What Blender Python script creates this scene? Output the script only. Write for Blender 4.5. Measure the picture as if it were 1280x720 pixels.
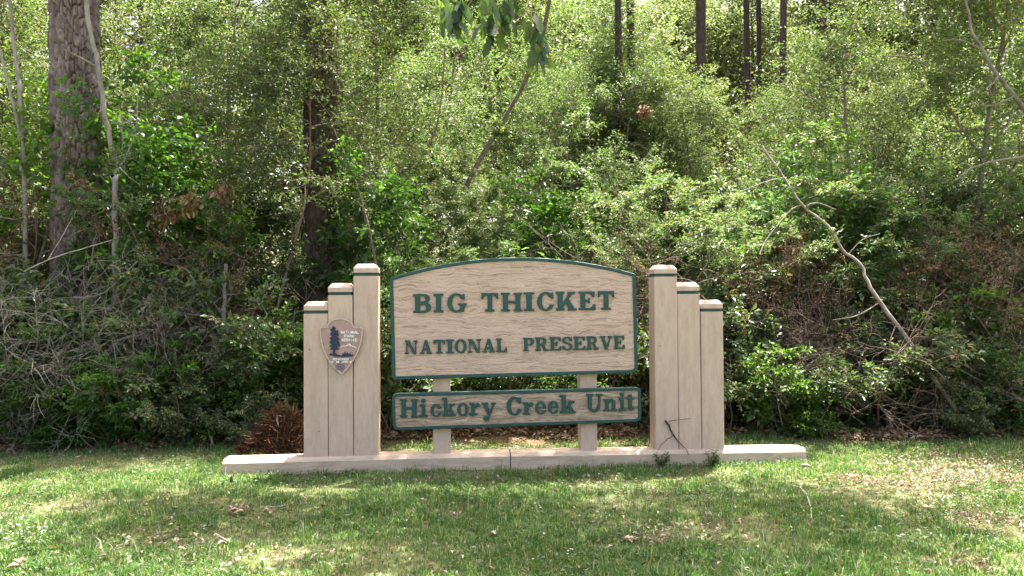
import bpy, math, random
import numpy as np
from mathutils import Matrix, Vector

R = math.radians
SC = bpy.context.scene
COL = SC.collection
for o in list(bpy.data.objects):
    bpy.data.objects.remove(o)

# ------------------------------------------------------------------ camera
F = 960.0                      # focal length in pixels of the 1280 wide photograph
PITCH, ROLL, EYE = R(1.1), R(0.45), 1.62
cam_d = bpy.data.cameras.new('camera')
cam_d.sensor_width = 36.0
cam_d.lens = 36.0 * F / 1280.0
cam_d.clip_start, cam_d.clip_end = 0.05, 2000
cam = bpy.data.objects.new('camera', cam_d)
COL.objects.link(cam)
cam.matrix_world = Matrix.Translation((0, 0, EYE)) @ Matrix.Rotation(R(90) + PITCH, 4, 'X') @ Matrix.Rotation(-ROLL, 4, 'Z')
SC.camera = cam

# ------------------------------------------------------------------ sky and sun
SUN_EL, SUN_AZ = R(67), R(30)       # azimuth measured from +Y (behind the sign) towards +X
world = bpy.data.worlds.new('World')
SC.world = world
world.use_nodes = True
wn = world.node_tree
wn.nodes.clear()
wo = wn.nodes.new('ShaderNodeOutputWorld')
bg = wn.nodes.new('ShaderNodeBackground')
sky = wn.nodes.new('ShaderNodeTexSky')
sky.sky_type = 'NISHITA'
sky.sun_disc = False
sky.sun_elevation = SUN_EL
sky.sun_rotation = SUN_AZ
sky.air_density, sky.dust_density, sky.ozone_density = 1.0, 6.0, 0.6
bg.inputs['Strength'].default_value = 0.125
wb = wn.nodes.new('ShaderNodeMix')          # the camera's white balance for open shade
wb.data_type, wb.blend_type = 'RGBA', 'MULTIPLY'
wb.inputs[0].default_value = 1.0
wb.inputs[7].default_value = (1.0, 0.935, 0.85, 1)
wn.links.new(sky.outputs[0], wb.inputs[6])
wn.links.new(wb.outputs[2], bg.inputs['Color'])
wn.links.new(bg.outputs[0], wo.inputs[0])
sun_d = bpy.data.lights.new('sun', 'SUN')
sun_d.energy = 5.0
sun_d.angle = R(0.53)
sun_d.color = (1.0, 0.965, 0.90)
sun = bpy.data.objects.new('sun', sun_d)
COL.objects.link(sun)
to_sun = Vector((math.sin(SUN_AZ) * math.cos(SUN_EL), math.cos(SUN_AZ) * math.cos(SUN_EL), math.sin(SUN_EL)))
sun.rotation_euler = to_sun.to_track_quat('Z', 'Y').to_euler()
sun.location = (0, 30, 40)

SC.view_settings.view_transform = 'Standard'
SC.view_settings.look = 'None'
SC.view_settings.exposure = 2.5
SC.view_settings.gamma = 1.0
SC.view_settings.use_curve_mapping = False
cy = SC.cycles
cy.max_bounces, cy.diffuse_bounces, cy.glossy_bounces, cy.transmission_bounces = 3, 2, 1, 3
cy.use_denoising = True

# ------------------------------------------------------------------ helpers
def rnd(seed):
    return np.random.default_rng(seed)

def ray(px, py):
    """direction in the world through a pixel of the 1280x720 photograph (y component about 1)"""
    xr, yr = px - 640.0, py - 360.0
    c, s = math.cos(ROLL), math.sin(ROLL)
    x, y = xr * c - yr * s, xr * s + yr * c
    a, b = x / F, -y / F
    return Vector((a, math.cos(PITCH) - b * math.sin(PITCH), math.sin(PITCH) + b * math.cos(PITCH)))

def at(px, py, d):
    v = ray(px, py)
    return Vector((0, 0, EYE)) + v * (d / v.y)

def tag(o, label=None, cat=None, group=None, kind=None):
    if label: o['label'] = label
    if cat: o['category'] = cat
    if group: o['group'] = group
    if kind: o['kind'] = kind
    return o

def empty(name, loc=(0, 0, 0), rz=0.0, sc=1.0):
    o = bpy.data.objects.new(name, None)
    o.empty_display_size = 0.1
    o.location = loc
    o.rotation_euler = (0, 0, rz)
    o.scale = (sc, sc, sc) if not hasattr(sc, '__len__') else sc
    COL.objects.link(o)
    return o

def obj(name, mesh, parent=None, mat=None):
    if mat is not None and not mesh.materials:
        mesh.materials.append(mat)
    o = bpy.data.objects.new(name, mesh)
    COL.objects.link(o)
    if parent is not None:
        o.parent = parent
    return o

def mesh_np(name, V, faces, smooth=False, mat=None):
    """V (n,3); faces: list of (m,k) integer arrays"""
    me = bpy.data.meshes.new(name)
    V = np.asarray(V, dtype=np.float32)
    faces = [np.asarray(f, dtype=np.int32) for f in (faces if isinstance(faces, (list, tuple)) else [faces]) if len(f)]
    nl = sum(f.size for f in faces)
    nf = sum(len(f) for f in faces)
    me.vertices.add(len(V))
    me.vertices.foreach_set('co', V.ravel())
    me.loops.add(nl)
    me.loops.foreach_set('vertex_index', np.concatenate([f.ravel() for f in faces]))
    me.polygons.add(nf)
    tot = np.concatenate([np.full(len(f), f.shape[1], dtype=np.int32) for f in faces])
    st = np.concatenate([[0], np.cumsum(tot)[:-1]]).astype(np.int32)
    me.polygons.foreach_set('loop_start', st)
    if smooth:
        me.polygons.foreach_set('use_smooth', np.ones(nf, dtype=bool))
    me.update(calc_edges=True)
    if mat is not None:
        me.materials.append(mat)
    return me

def nrm(a):
    return a / np.maximum(np.linalg.norm(a, axis=-1, keepdims=True), 1e-9)

def tubes(chains, sides=5, seed=0, wob=0.0):
    """chains: list of (points (n,3), radii (n,)). returns V, quads"""
    Vs, Fs, base = [], [], 0
    rg = rnd(seed)
    ang = np.linspace(0, 2 * np.pi, sides, endpoint=False)
    for P, r in chains:
        P = np.asarray(P, float); r = np.asarray(r, float); n = len(P)
        T = nrm(np.gradient(P, axis=0))
        ref = np.array([0.31, 0.87, 0.13]) if abs(T[0, 2]) > 0.6 else np.array([0.02, 0.05, 1.0])
        A = nrm(np.cross(T, ref)); B = np.cross(T, A)
        rr = r[:, None] * (1 + wob * rg.standard_normal((n, sides)))
        ring = P[:, None, :] + rr[:, :, None] * (np.cos(ang)[None, :, None] * A[:, None, :] + np.sin(ang)[None, :, None] * B[:, None, :])
        Vs.append(ring.reshape(-1, 3))
        i = np.arange(n - 1)[:, None] * sides + base
        j = np.arange(sides)[None, :]; j2 = (j + 1) % sides
        Fs.append(np.stack([i + j, i + j2, i + sides + j2, i + sides + j], -1).reshape(-1, 4))
        base += n * sides
    return np.concatenate(Vs), np.concatenate(Fs)

def leaves_geo(P, D, N, L, W, fold=0.25, curl=0.15):
    """folded four-point leaves: base, side, tip, side"""
    D = nrm(D); S = nrm(np.cross(D, N)); N = np.cross(S, D)
    L = np.asarray(L)[:, None]; W = np.asarray(W)[:, None]
    mid = P + D * L * 0.48
    v0 = P; v2 = P + D * L - N * L * curl
    v1 = mid + S * W * 0.5 + N * W * fold
    v3 = mid - S * W * 0.5 + N * W * fold
    V = np.stack([v0, v1, v2, v3], 1).reshape(-1, 3)
    i = np.arange(len(P), dtype=np.int32)[:, None] * 4
    T = np.concatenate([i + np.array([[0, 1, 2]]), i + np.array([[0, 2, 3]])], 1).reshape(-1, 3)
    return V, T

def merge_geo(parts):
    Vs, Fs, b = [], [], 0
    for V, Fc in parts:
        Vs.append(V); Fs.append(Fc + b); b += len(V)
    return np.concatenate(Vs), Fs

def vnoise(x, y, seed=0):
    """smooth value noise, numpy"""
    rg = rnd(seed)
    T = rg.random((64, 64))
    xi, yi = np.floor(x).astype(int), np.floor(y).astype(int)
    fx, fy = x - xi, y - yi
    fx, fy = fx * fx * (3 - 2 * fx), fy * fy * (3 - 2 * fy)
    g = lambda a, b: T[a % 64, b % 64]
    return (g(xi, yi) * (1 - fx) + g(xi + 1, yi) * fx) * (1 - fy) + (g(xi, yi + 1) * (1 - fx) + g(xi + 1, yi + 1) * fx) * fy

def ground_z(x, y):
    x = np.asarray(x, float); y = np.asarray(y, float)
    z = 0.05 * (vnoise(x * 0.7 + 9, y * 0.7 + 3, 5) - 0.5) + 0.03 * (vnoise(x * 2.1, y * 2.1, 6) - 0.5)
    back = np.clip((y - 9.0) / 30, 0, 1)
    z = z + 0.9 * back + 0.25 * np.clip((y - 8.9) / 2, 0, 1) * (vnoise(x * 0.5, y * 0.5, 7) - 0.3)
    near = np.exp(-((y - 7.7 - 0.07 * x) / 0.8) ** 2) * (np.abs(x) < 4.2)
    return z * (1 - 0.8 * near) - 0.03 * near

def gz(x, y):
    return float(ground_z(np.array([x]), np.array([y]))[0])

# ------------------------------------------------------------------ materials
MATS = {}
def newmat(name):
    m = bpy.data.materials.new(name); m.use_nodes = True
    m.node_tree.nodes.clear()
    MATS[name] = m
    return m, m.node_tree.nodes, m.node_tree.links

def ramp(nd, stops, interp='LINEAR'):
    r = nd.new('ShaderNodeValToRGB'); r.color_ramp.interpolation = interp
    e = r.color_ramp.elements
    while len(e) < len(stops): e.new(0.5)
    for k, (p, c) in enumerate(stops):
        e[k].position = p; e[k].color = (*c, 1)
    return r

def leaf_mat(name, stops, trans=0.4, tint=(1.5, 1.7, 0.55), rough=0.42, spec=0.5, objvar=0.25):
    m, nd, ln = newmat(name)
    out = nd.new('ShaderNodeOutputMaterial')
    geo = nd.new('ShaderNodeNewGeometry')
    rp = ramp(nd, stops)
    ln.new(geo.outputs['Random Per Island'], rp.inputs[0])
    oi = nd.new('ShaderNodeObjectInfo')
    hsv = nd.new('ShaderNodeHueSaturation')
    mr = nd.new('ShaderNodeMapRange'); mr.inputs[3].default_value = 1 - objvar; mr.inputs[4].default_value = 1 + objvar
    ln.new(oi.outputs['Random'], mr.inputs[0]); ln.new(mr.outputs[0], hsv.inputs['Value'])
    mr2 = nd.new('ShaderNodeMapRange'); mr2.inputs[3].default_value = 0.485; mr2.inputs[4].default_value = 0.512
    ml = nd.new('ShaderNodeMath'); ml.operation = 'FRACT'
    mm = nd.new('ShaderNodeMath'); mm.operation = 'MULTIPLY'; mm.inputs[1].default_value = 7.31
    ln.new(oi.outputs['Random'], mm.inputs[0]); ln.new(mm.outputs[0], ml.inputs[0]); ln.new(ml.outputs[0], mr2.inputs[0])
    ln.new(mr2.outputs[0], hsv.inputs['Hue'])
    ln.new(rp.outputs[0], hsv.inputs['Color'])
    p = nd.new('ShaderNodeBsdfPrincipled')
    p.inputs['Roughness'].default_value = rough
    p.inputs['Specular IOR Level'].default_value = spec
    ln.new(hsv.outputs[0], p.inputs['Base Color'])
    t = nd.new('ShaderNodeBsdfTranslucent')
    mx = nd.new('ShaderNodeMix'); mx.data_type = 'RGBA'; mx.blend_type = 'MULTIPLY'; mx.inputs[0].default_value = 1.0
    mx.clamp_result = False
    ln.new(hsv.outputs[0], mx.inputs[6]); mx.inputs[7].default_value = (*tint, 1)
    ln.new(mx.outputs[2], t.inputs['Color'])
    ms = nd.new('ShaderNodeMixShader'); ms.inputs[0].default_value = trans
    ln.new(p.outputs[0], ms.inputs[1]); ln.new(t.outputs[0], ms.inputs[2]); ln.new(ms.outputs[0], out.inputs[0])
    return m

def surf_mat(name, stops, scale=(8, 8, 8), rough=0.75, bump=0.3, detail=6.0, bump_scale=None, spec=0.3, dist=0.0, bdist=0.01, obj_coord=True):
    m, nd, ln = newmat(name)
    out = nd.new('ShaderNodeOutputMaterial'); p = nd.new('ShaderNodeBsdfPrincipled')
    tc = nd.new('ShaderNodeTexCoord'); mp = nd.new('ShaderNodeMapping')
    mp.inputs['Scale'].default_value = scale
    ln.new(tc.outputs['Object'], mp.inputs[0])
    nz = nd.new('ShaderNodeTexNoise'); nz.inputs['Scale'].default_value = 1.0; nz.inputs['Detail'].default_value = detail
    nz.inputs['Roughness'].default_value = 0.62; nz.inputs['Distortion'].default_value = dist
    ln.new(mp.outputs[0], nz.inputs['Vector'])
    rp = ramp(nd, stops); ln.new(nz.outputs[0], rp.inputs[0]); ln.new(rp.outputs[0], p.inputs['Base Color'])
    p.inputs['Roughness'].default_value = rough; p.inputs['Specular IOR Level'].default_value = spec
    if bump:
        b = nd.new('ShaderNodeBump'); b.inputs['Strength'].default_value = bump; b.inputs['Distance'].default_value = bdist
        if bump_scale:
            mp2 = nd.new('ShaderNodeMapping'); mp2.inputs['Scale'].default_value = bump_scale
            ln.new(tc.outputs['Object'], mp2.inputs[0])
            nz2 = nd.new('ShaderNodeTexNoise'); nz2.inputs['Scale'].default_value = 1.0; nz2.inputs['Detail'].default_value = 5
            ln.new(mp2.outputs[0], nz2.inputs['Vector']); ln.new(nz2.outputs[0], b.inputs['Height'])
        else:
            ln.new(nz.outputs[0], b.inputs['Height'])
        ln.new(b.outputs[0], p.inputs['Normal'])
    ln.new(p.outputs[0], out.inputs[0])
    return m

# leaves
M_holly = leaf_mat('holly_leaf', [(0.0, (0.051, 0.086, 0.037)), (0.35, (0.076, 0.121, 0.050)), (0.75, (0.114, 0.164, 0.072)), (0.90, (0.165, 0.195, 0.105)), (0.94, (0.17, 0.095, 0.05)), (1.0, (0.22, 0.13, 0.075))], trans=0.42, tint=(1.42, 1.62, 0.75), rough=0.36, spec=0.55)
M_tree = leaf_mat('tree_leaf', [(0.0, (0.054, 0.090, 0.036)), (0.5, (0.085, 0.130, 0.048)), (0.9, (0.135, 0.170, 0.074)), (1.0, (0.17, 0.14, 0.08))], trans=0.5, tint=(1.38, 1.5, 0.68), rough=0.40, spec=0.5)
M_broad = leaf_mat('broad_leaf', [(0.0, (0.045, 0.10, 0.022)), (0.5, (0.065, 0.135, 0.028)), (1.0, (0.10, 0.17, 0.04))], trans=0.5, rough=0.4)
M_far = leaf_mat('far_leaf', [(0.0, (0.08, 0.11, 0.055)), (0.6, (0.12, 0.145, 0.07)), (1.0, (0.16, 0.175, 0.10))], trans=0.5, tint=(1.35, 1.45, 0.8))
M_needle = leaf_mat('pine_needle', [(0.0, (0.05, 0.085, 0.025)), (0.8, (0.075, 0.11, 0.03)), (1.0, (0.14, 0.10, 0.04))], trans=0.25, tint=(1.2, 1.4, 0.6))
M_oak = leaf_mat('oak_leaf', [(0.0, (0.02, 0.045, 0.030)), (0.5, (0.05, 0.085, 0.035)), (1.0, (0.10, 0.14, 0.05))], trans=0.4, rough=0.35)
M_litter = leaf_mat('dry_leaf', [(0.0, (0.16, 0.085, 0.045)), (0.4, (0.26, 0.16, 0.09)), (0.8, (0.36, 0.26, 0.17)), (1.0, (0.46, 0.38, 0.29))], trans=0.15, tint=(1.1, 0.9, 0.7), rough=0.7, spec=0.2)
M_bleach = leaf_mat('bleached_leaf', [(0.0, (0.20, 0.13, 0.08)), (0.3, (0.33, 0.25, 0.17)), (0.8, (0.46, 0.38, 0.29)), (1.0, (0.55, 0.49, 0.41))], trans=0.15, tint=(1.1, 0.9, 0.7), rough=0.7, spec=0.2)
M_straw = leaf_mat('pine_straw', [(0.0, (0.12, 0.058, 0.030)), (0.6, (0.21, 0.11, 0.06)), (1.0, (0.33, 0.22, 0.13))], trans=0.1, tint=(1, .8, .6), rough=0.7, spec=0.2)
M_wither = leaf_mat('withered_leaf', [(0.0, (0.10, 0.062, 0.036)), (0.5, (0.17, 0.11, 0.068)), (1.0, (0.29, 0.22, 0.15))], trans=0.2, tint=(1.1, .9, .65), rough=0.7, spec=0.2)
M_myrtle = leaf_mat('myrtle_leaf', [(0.0, (0.055, 0.10, 0.036)), (0.5, (0.085, 0.145, 0.05)), (1.0, (0.13, 0.185, 0.075))], trans=0.45, tint=(1.3, 1.55, 0.65), rough=0.36, spec=0.55)
M_grass = leaf_mat('grass_blade', [(0.0, (0.052, 0.118, 0.030)), (0.5, (0.085, 0.165, 0.044)), (0.80, (0.135, 0.205, 0.060)), (0.88, (0.24, 0.22, 0.12)), (1.0, (0.42, 0.35, 0.24))], trans=0.35, rough=0.5, spec=0.3, objvar=0.0)
M_weed = leaf_mat('weed_leaf', [(0.0, (0.04, 0.09, 0.02)), (1.0, (0.09, 0.15, 0.035))], trans=0.35)
M_petal = leaf_mat('white_petal', [(0.0, (0.70, 0.68, 0.55)), (1.0, (0.8, 0.8, 0.74))], trans=0.3, tint=(1, 1, 1), objvar=0.02)
# bark
M_bark = surf_mat('pine_bark', [(0.25, (0.070, 0.050, 0.050)), (0.5, (0.17, 0.130, 0.128)), (0.75, (0.32, 0.262, 0.258))], scale=(9, 9, 4), rough=0.9, bump=0.6, bump_scale=(40, 40, 14), spec=0.15, bdist=0.012)
M_darkbark = surf_mat('dark_bark', [(0.25, (0.030, 0.023, 0.020)), (0.5, (0.065, 0.050, 0.043)), (0.8, (0.12, 0.095, 0.082))], scale=(9, 9, 4), rough=0.92, bump=0.6, bump_scale=(40, 40, 14), spec=0.12, bdist=0.012)
M_twig = surf_mat('twig_bark', [(0.3, (0.13, 0.105, 0.085)), (0.7, (0.27, 0.235, 0.205))], scale=(14, 14, 5), rough=0.85, bump=0.3, spec=0.2)
M_brown = surf_mat('brown_bark', [(0.3, (0.09, 0.06, 0.045)), (0.7, (0.20, 0.15, 0.12))], scale=(14, 14, 5), rough=0.85, bump=0.3, spec=0.2)
M_pale = surf_mat('pale_dead_wood', [(0.3, (0.26, 0.22, 0.18)), (0.5, (0.42, 0.37, 0.32)), (0.75, (0.56, 0.52, 0.46))], scale=(10, 10, 4), rough=0.8, bump=0.35, spec=0.2)
M_dull = surf_mat('dull_dead_wood', [(0.3, (0.13, 0.105, 0.085)), (0.5, (0.25, 0.215, 0.175)), (0.75, (0.40, 0.36, 0.30))], scale=(12, 12, 6), rough=0.85, bump=0.5, spec=0.2, bump_scale=(40, 40, 20))
M_dim = surf_mat('dim_twig_bark', [(0.3, (0.11, 0.093, 0.08)), (0.7, (0.26, 0.235, 0.21))], scale=(10, 10, 4), rough=0.9, bump=0.3, spec=0.1)
M_grey = surf_mat('grey_dead_wood', [(0.3, (0.15, 0.13, 0.115)), (0.7, (0.33, 0.30, 0.27))], scale=(10, 10, 4), rough=0.85, bump=0.3, spec=0.2)
M_stone = surf_mat('stone', [(0.3, (0.12, 0.115, 0.11)), (0.7, (0.24, 0.23, 0.22))], scale=(20, 20, 20), rough=0.85, bump=0.4)

def mat_ground():
    m, nd, ln = newmat('soil_and_turf')
    out = nd.new('ShaderNodeOutputMaterial'); p = nd.new('ShaderNodeBsdfPrincipled')
    p.inputs['Roughness'].default_value = 0.95; p.inputs['Specular IOR Level'].default_value = 0.1
    tc = nd.new('ShaderNodeTexCoord')
    def noise(s, d=5, r=0.6):
        n = nd.new('ShaderNodeTexNoise'); n.inputs['Scale'].default_value = s; n.inputs['Detail'].default_value = d; n.inputs['Roughness'].default_value = r
        ln.new(tc.outputs['Object'], n.inputs['Vector']); return n
    a = ramp(nd, [(0.3, (0.075, 0.10, 0.035)), (0.5, (0.12, 0.13, 0.055)), (0.62, (0.17, 0.155, 0.085)), (0.75, (0.27, 0.225, 0.15))])
    ln.new(noise(14, 8, 0.75).outputs[0], a.inputs[0])
    b = ramp(nd, [(0.3, (0.09, 0.055, 0.032)), (0.5, (0.16, 0.10, 0.06)), (0.7, (0.27, 0.185, 0.12))])
    ln.new(noise(9, 8, 0.75).outputs[0], b.inputs[0])
    sx = nd.new('ShaderNodeSeparateXYZ'); ln.new(tc.outputs['Object'], sx.inputs[0])
    n3 = noise(1.3, 4); md = nd.new('ShaderNodeMath'); md.operation = 'MULTIPLY_ADD'; md.inputs[1].default_value = 0.9
    ln.new(n3.outputs[0], md.inputs[0]); ln.new(sx.outputs['Y'], md.inputs[2])
    mr = nd.new('ShaderNodeMapRange'); mr.inputs[1].default_value = 9.0; mr.inputs[2].default_value = 9.5
    ln.new(md.outputs[0], mr.inputs[0])
    mx = nd.new('ShaderNodeMix'); mx.data_type = 'RGBA'
    ln.new(mr.outputs[0], mx.inputs[0]); ln.new(a.outputs[0], mx.inputs[6]); ln.new(b.outputs[0], mx.inputs[7])
    ln.new(mx.outputs[2], p.inputs['Base Color'])
    bp = nd.new('ShaderNodeBump'); bp.inputs['Strength'].default_value = 0.8; bp.inputs['Distance'].default_value = 0.03
    ln.new(noise(30, 6, 0.7).outputs[0], bp.inputs['Height']); ln.new(bp.outputs[0], p.inputs['Normal'])
    ln.new(p.outputs[0], out.inputs[0])
    return m
M_ground = mat_ground()

def mat_paint_wood(name, base, dark, grain, axis, wear=0.35, bump=0.35, bdist=0.004, contrast=(0.35, 0.62), knots=False, streak=None):
    """painted timber with grain along one axis: fine relief, faint wear and dirt"""
    m, nd, ln = newmat(name)
    out = nd.new('ShaderNodeOutputMaterial'); p = nd.new('ShaderNodeBsdfPrincipled')
    p.inputs['Roughness'].default_value = 0.62; p.inputs['Specular IOR Level'].default_value = 0.3
    tc = nd.new('ShaderNodeTexCoord')
    oi = nd.new('ShaderNodeObjectInfo')
    ad = nd.new('ShaderNodeVectorMath'); ad.operation = 'ADD'
    cb = nd.new('ShaderNodeCombineXYZ')
    mu = nd.new('ShaderNodeMath'); mu.operation = 'MULTIPLY'; mu.inputs[1].default_value = 17.0
    ln.new(oi.outputs['Random'], mu.inputs[0])
    for k in range(3): ln.new(mu.outputs[0], cb.inputs[k])
    ln.new(tc.outputs['Object'], ad.inputs[0]); ln.new(cb.outputs[0], ad.inputs[1])
    sc = [grain] * 3; sc[axis] = grain * 0.05
    mp = nd.new('ShaderNodeMapping'); mp.inputs['Scale'].default_value = sc
    # bend the grain
    nw = nd.new('ShaderNodeTexNoise'); nw.inputs['Scale'].default_value = 2.6; nw.inputs['Detail'].default_value = 3
    ln.new(ad.outputs[0], nw.inputs['Vector'])
    mixv = nd.new('ShaderNodeMix'); mixv.data_type = 'VECTOR'
    sub = nd.new('ShaderNodeVectorMath'); sub.operation = 'MULTIPLY_ADD'
    sub.inputs[1].default_value = (0.16, 0.16, 0.16)
    ln.new(nw.outputs['Color'], sub.inputs[0]); ln.new(ad.outputs[0], sub.inputs[2])
    ln.new(sub.outputs[0], mp.inputs[0])
    g = nd.new('ShaderNodeTexNoise'); g.inputs['Scale'].default_value = 1.0; g.inputs['Detail'].default_value = 4; g.inputs['Roughness'].default_value = 0.7
    ln.new(mp.outputs[0], g.inputs['Vector'])
    r1 = ramp(nd, [(contrast[0], dark), (contrast[1], base)])
    ln.new(g.outputs[0], r1.inputs[0])
    # blotches of dirt / worn paint
    n2 = nd.new('ShaderNodeTexNoise'); n2.inputs['Scale'].default_value = 1.0; n2.inputs['Detail'].default_value = 9; n2.inputs['Roughness'].default_value = 0.72
    mp2 = nd.new('ShaderNodeMapping'); sc2 = [11.0] * 3; sc2[axis] = 3.0; mp2.inputs['Scale'].default_value = sc2
    ln.new(ad.outputs[0], mp2.inputs[0]); ln.new(mp2.outputs[0], n2.inputs['Vector'])
    r2 = ramp(nd, [(0.38, (1 - wear, 1 - wear * 1.05, 1 - wear * 1.1)), (0.56, (1, 1, 1)), (0.75, (1.06, 1.04, 1.02))])
    ln.new(n2.outputs[0], r2.inputs[0])
    mx = nd.new('ShaderNodeMix'); mx.data_type = 'RGBA'; mx.blend_type = 'MULTIPLY'; mx.inputs[0].default_value = 1
    ln.new(r1.outputs[0], mx.inputs[6]); ln.new(r2.outputs[0], mx.inputs[7])
    ln.new(mx.outputs[2], p.inputs['Base Color'])
    b = nd.new('ShaderNodeBump'); b.inputs['Strength'].default_value = bump; b.inputs['Distance'].default_value = bdist
    ln.new(g.outputs[0], b.inputs['Height']); ln.new(b.outputs[0], p.inputs['Normal'])
    ln.new(p.outputs[0], out.inputs[0])
    return m
M_post = mat_paint_wood('tan_post_paint', (0.545, 0.40, 0.322), (0.50, 0.362, 0.287), 45, 2, wear=0.13, bump=0.35)
M_sill = mat_paint_wood('tan_beam_paint', (0.52, 0.405, 0.31), (0.42, 0.325, 0.245), 40, 0, wear=0.2, bump=0.35)
M_board = mat_paint_wood('blasted_board', (0.605, 0.43, 0.345), (0.34, 0.22, 0.165), 44, 0, wear=0.10, bump=1.0, bdist=0.02, contrast=(0.30, 0.50))
M_board2 = mat_paint_wood('weathered_board', (0.52, 0.39, 0.295), (0.19, 0.125, 0.09), 44, 0, wear=0.25, bump=1.0, bdist=0.012, contrast=(0.34, 0.60))
M_green = surf_mat('green_paint', [(0.3, (0.009, 0.046, 0.043)), (0.6, (0.015, 0.068, 0.063)), (0.8, (0.028, 0.088, 0.084))], scale=(12, 12, 30), rough=0.5, bump=0.2, spec=0.4)
M_stripe = surf_mat('stripe_paint', [(0.3, (0.014, 0.045, 0.040)), (0.7, (0.030, 0.075, 0.066))], scale=(12, 12, 30), rough=0.6, bump=0.2)
M_plaque = surf_mat('plaque_brown', [(0.3, (0.36, 0.225, 0.20)), (0.7, (0.46, 0.305, 0.275))], scale=(16, 16, 16), rough=0.5, bump=0.1)
M_rim = surf_mat('plaque_rim', [(0.3, (0.46, 0.34, 0.30)), (0.7, (0.60, 0.47, 0.43))], scale=(30, 30, 30), rough=0.6, bump=0.1)
M_navy = surf_mat('plaque_navy', [(0.3, (0.012, 0.022, 0.045)), (0.7, (0.025, 0.040, 0.075))], scale=(40, 40, 40), rough=0.5, bump=0.0)
M_white = surf_mat('plaque_white', [(0.3, (0.66, 0.62, 0.60)), (0.7, (0.78, 0.75, 0.73))], scale=(40, 40, 40), rough=0.5, bump=0.0)
M_purple = surf_mat('plaque_purple', [(0.3, (0.10, 0.065, 0.15)), (0.7, (0.17, 0.12, 0.22))], scale=(40, 40, 40), rough=0.5, bump=0.0)

# ------------------------------------------------------------------ ground
def build_ground():
    xs = np.concatenate([np.linspace(-400, -16, 18), np.linspace(-15, 15, 181), np.linspace(16, 400, 18)])
    ys = np.concatenate([np.linspace(-300, -3, 12), np.linspace(-2, 12, 121), np.linspace(12.5, 60, 50), np.linspace(70, 500, 18)])
    X, Y = np.meshgrid(xs, ys)
    Z = ground_z(X, Y)
    V = np.stack([X, Y, Z], -1).reshape(-1, 3)
    nx, ny = len(xs), len(ys)
    i = np.arange(ny - 1)[:, None] * nx + np.arange(nx - 1)[None, :]
    Q = np.stack([i, i + 1, i + 1 + nx, i + nx], -1).reshape(-1, 4)
    o = obj('ground', mesh_np('ground', V, Q, True, M_ground))
    tag(o, 'ground of patchy lawn running back into brown forest floor', 'ground', kind='structure')
build_ground()

# ------------------------------------------------------------------ the entrance sign
YAW, DSIGN, ZB = R(4.0), 7.7, 0.13         # ZB: top of the base beam above the ground
sign = empty('entrance_sign', (0, DSIGN, 0), YAW)
tag(sign, 'tan wooden preserve entrance sign with stepped posts and green lettered boards', 'sign')

def on_sign(px, py, w):
    """local (u, z) on the plane y = w of the sign through a pixel"""
    v = ray(px, py); o = Vector((0, 0, EYE))
    n = Vector((-math.sin(YAW), math.cos(YAW), 0)); e = Vector((math.cos(YAW), math.sin(YAW), 0))
    c = Vector((0, DSIGN, 0))
    t = (w - n.dot(o - c)) / n.dot(v)
    q = o + v * t - c
    return q.dot(e), q.z

def grid_box(x0, x1, y0, y1, z0, z1):
    V = np.array([[x, y, z] for z in (z0, z1) for y in (y0, y1) for x in (x0, x1)], float)
    Q = np.array([[0, 2, 3, 1], [4, 5, 7, 6], [0, 1, 5, 4], [2, 6, 7, 3], [0, 4, 6, 2], [1, 3, 7, 5]])
    return V, Q

def bevelled(mesh, width, seg=2):
    import bmesh
    bm = bmesh.new(); bm.from_mesh(mesh)
    bmesh.ops.recalc_face_normals(bm, faces=bm.faces)
    bmesh.ops.bevel(bm, geom=list(bm.edges), offset=width, segments=seg, profile=0.6, affect='EDGES', clamp_overlap=True)
    bm.to_mesh(mesh); bm.free()
    return mesh

def post_mesh(w, dp, h):
    """square timber with rounded arrises, a routed band below a chamfered cap"""
    r = 0.012
    def ring(inset, z):
        a, b = w / 2 - inset, dp / 2 - inset
        pts = []
        for sx, sy, a0 in ((1, 1, 0), (-1, 1, 90), (-1, -1, 180), (1, -1, 270)):
            for k in range(4):
                an = R(a0 + 30 * k)
                pts.append((sx * (a - r) + r * math.cos(an), sy * (b - r) + r * math.sin(an), z))
        return pts
    prof = [(0, -0.06), (0, h * 0.33), (0, h * 0.66), (0, h - 0.081), (0.003, h - 0.079), (0.011, h - 0.078), (0.011, h - 0.048), (0.003, h - 0.047), (0, h - 0.045), (0, h - 0.003), (0.004, h + 0.004), (0.030, h + 0.036), (0.038, h + 0.042)]
    V = []
    for i, z in prof: V += ring(i, z)
    n = 16
    Q = [(a * n + k, a * n + (k + 1) % n, (a + 1) * n + (k + 1) % n, (a + 1) * n + k) for a in range(len(prof) - 1) for k in range(n)]
    me = bpy.data.meshes.new('post')
    me.from_pydata(V, [], Q + [tuple(range((len(prof) - 1) * n, len(prof) * n))])
    for k, p in enumerate(me.polygons): p.use_smooth = False
    me.materials.append(M_post)
    return me

def stripe_mesh(w, dp, h):
    V, Q = [], []
    for z in (h - 0.0775, h - 0.0485):
        for sx, sy in ((1, 1), (-1, 1), (-1, -1), (1, -1)):
            for ox, oy in (((0, -.012), (-.012, 0)) if sx * sy > 0 else ((-.012, 0), (0, -.012))):
                V.append((sx * (w / 2 - 0.006 + ox), sy * (dp / 2 - 0.006 + oy), z))
    n = 8
    Q = [(k, (k + 1) % n, n + (k + 1) % n, n + k) for k in range(n)]
    me = bpy.data.meshes.new('stripe'); me.from_pydata(V, [], Q); me.materials.append(M_stripe)
    return me

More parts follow.
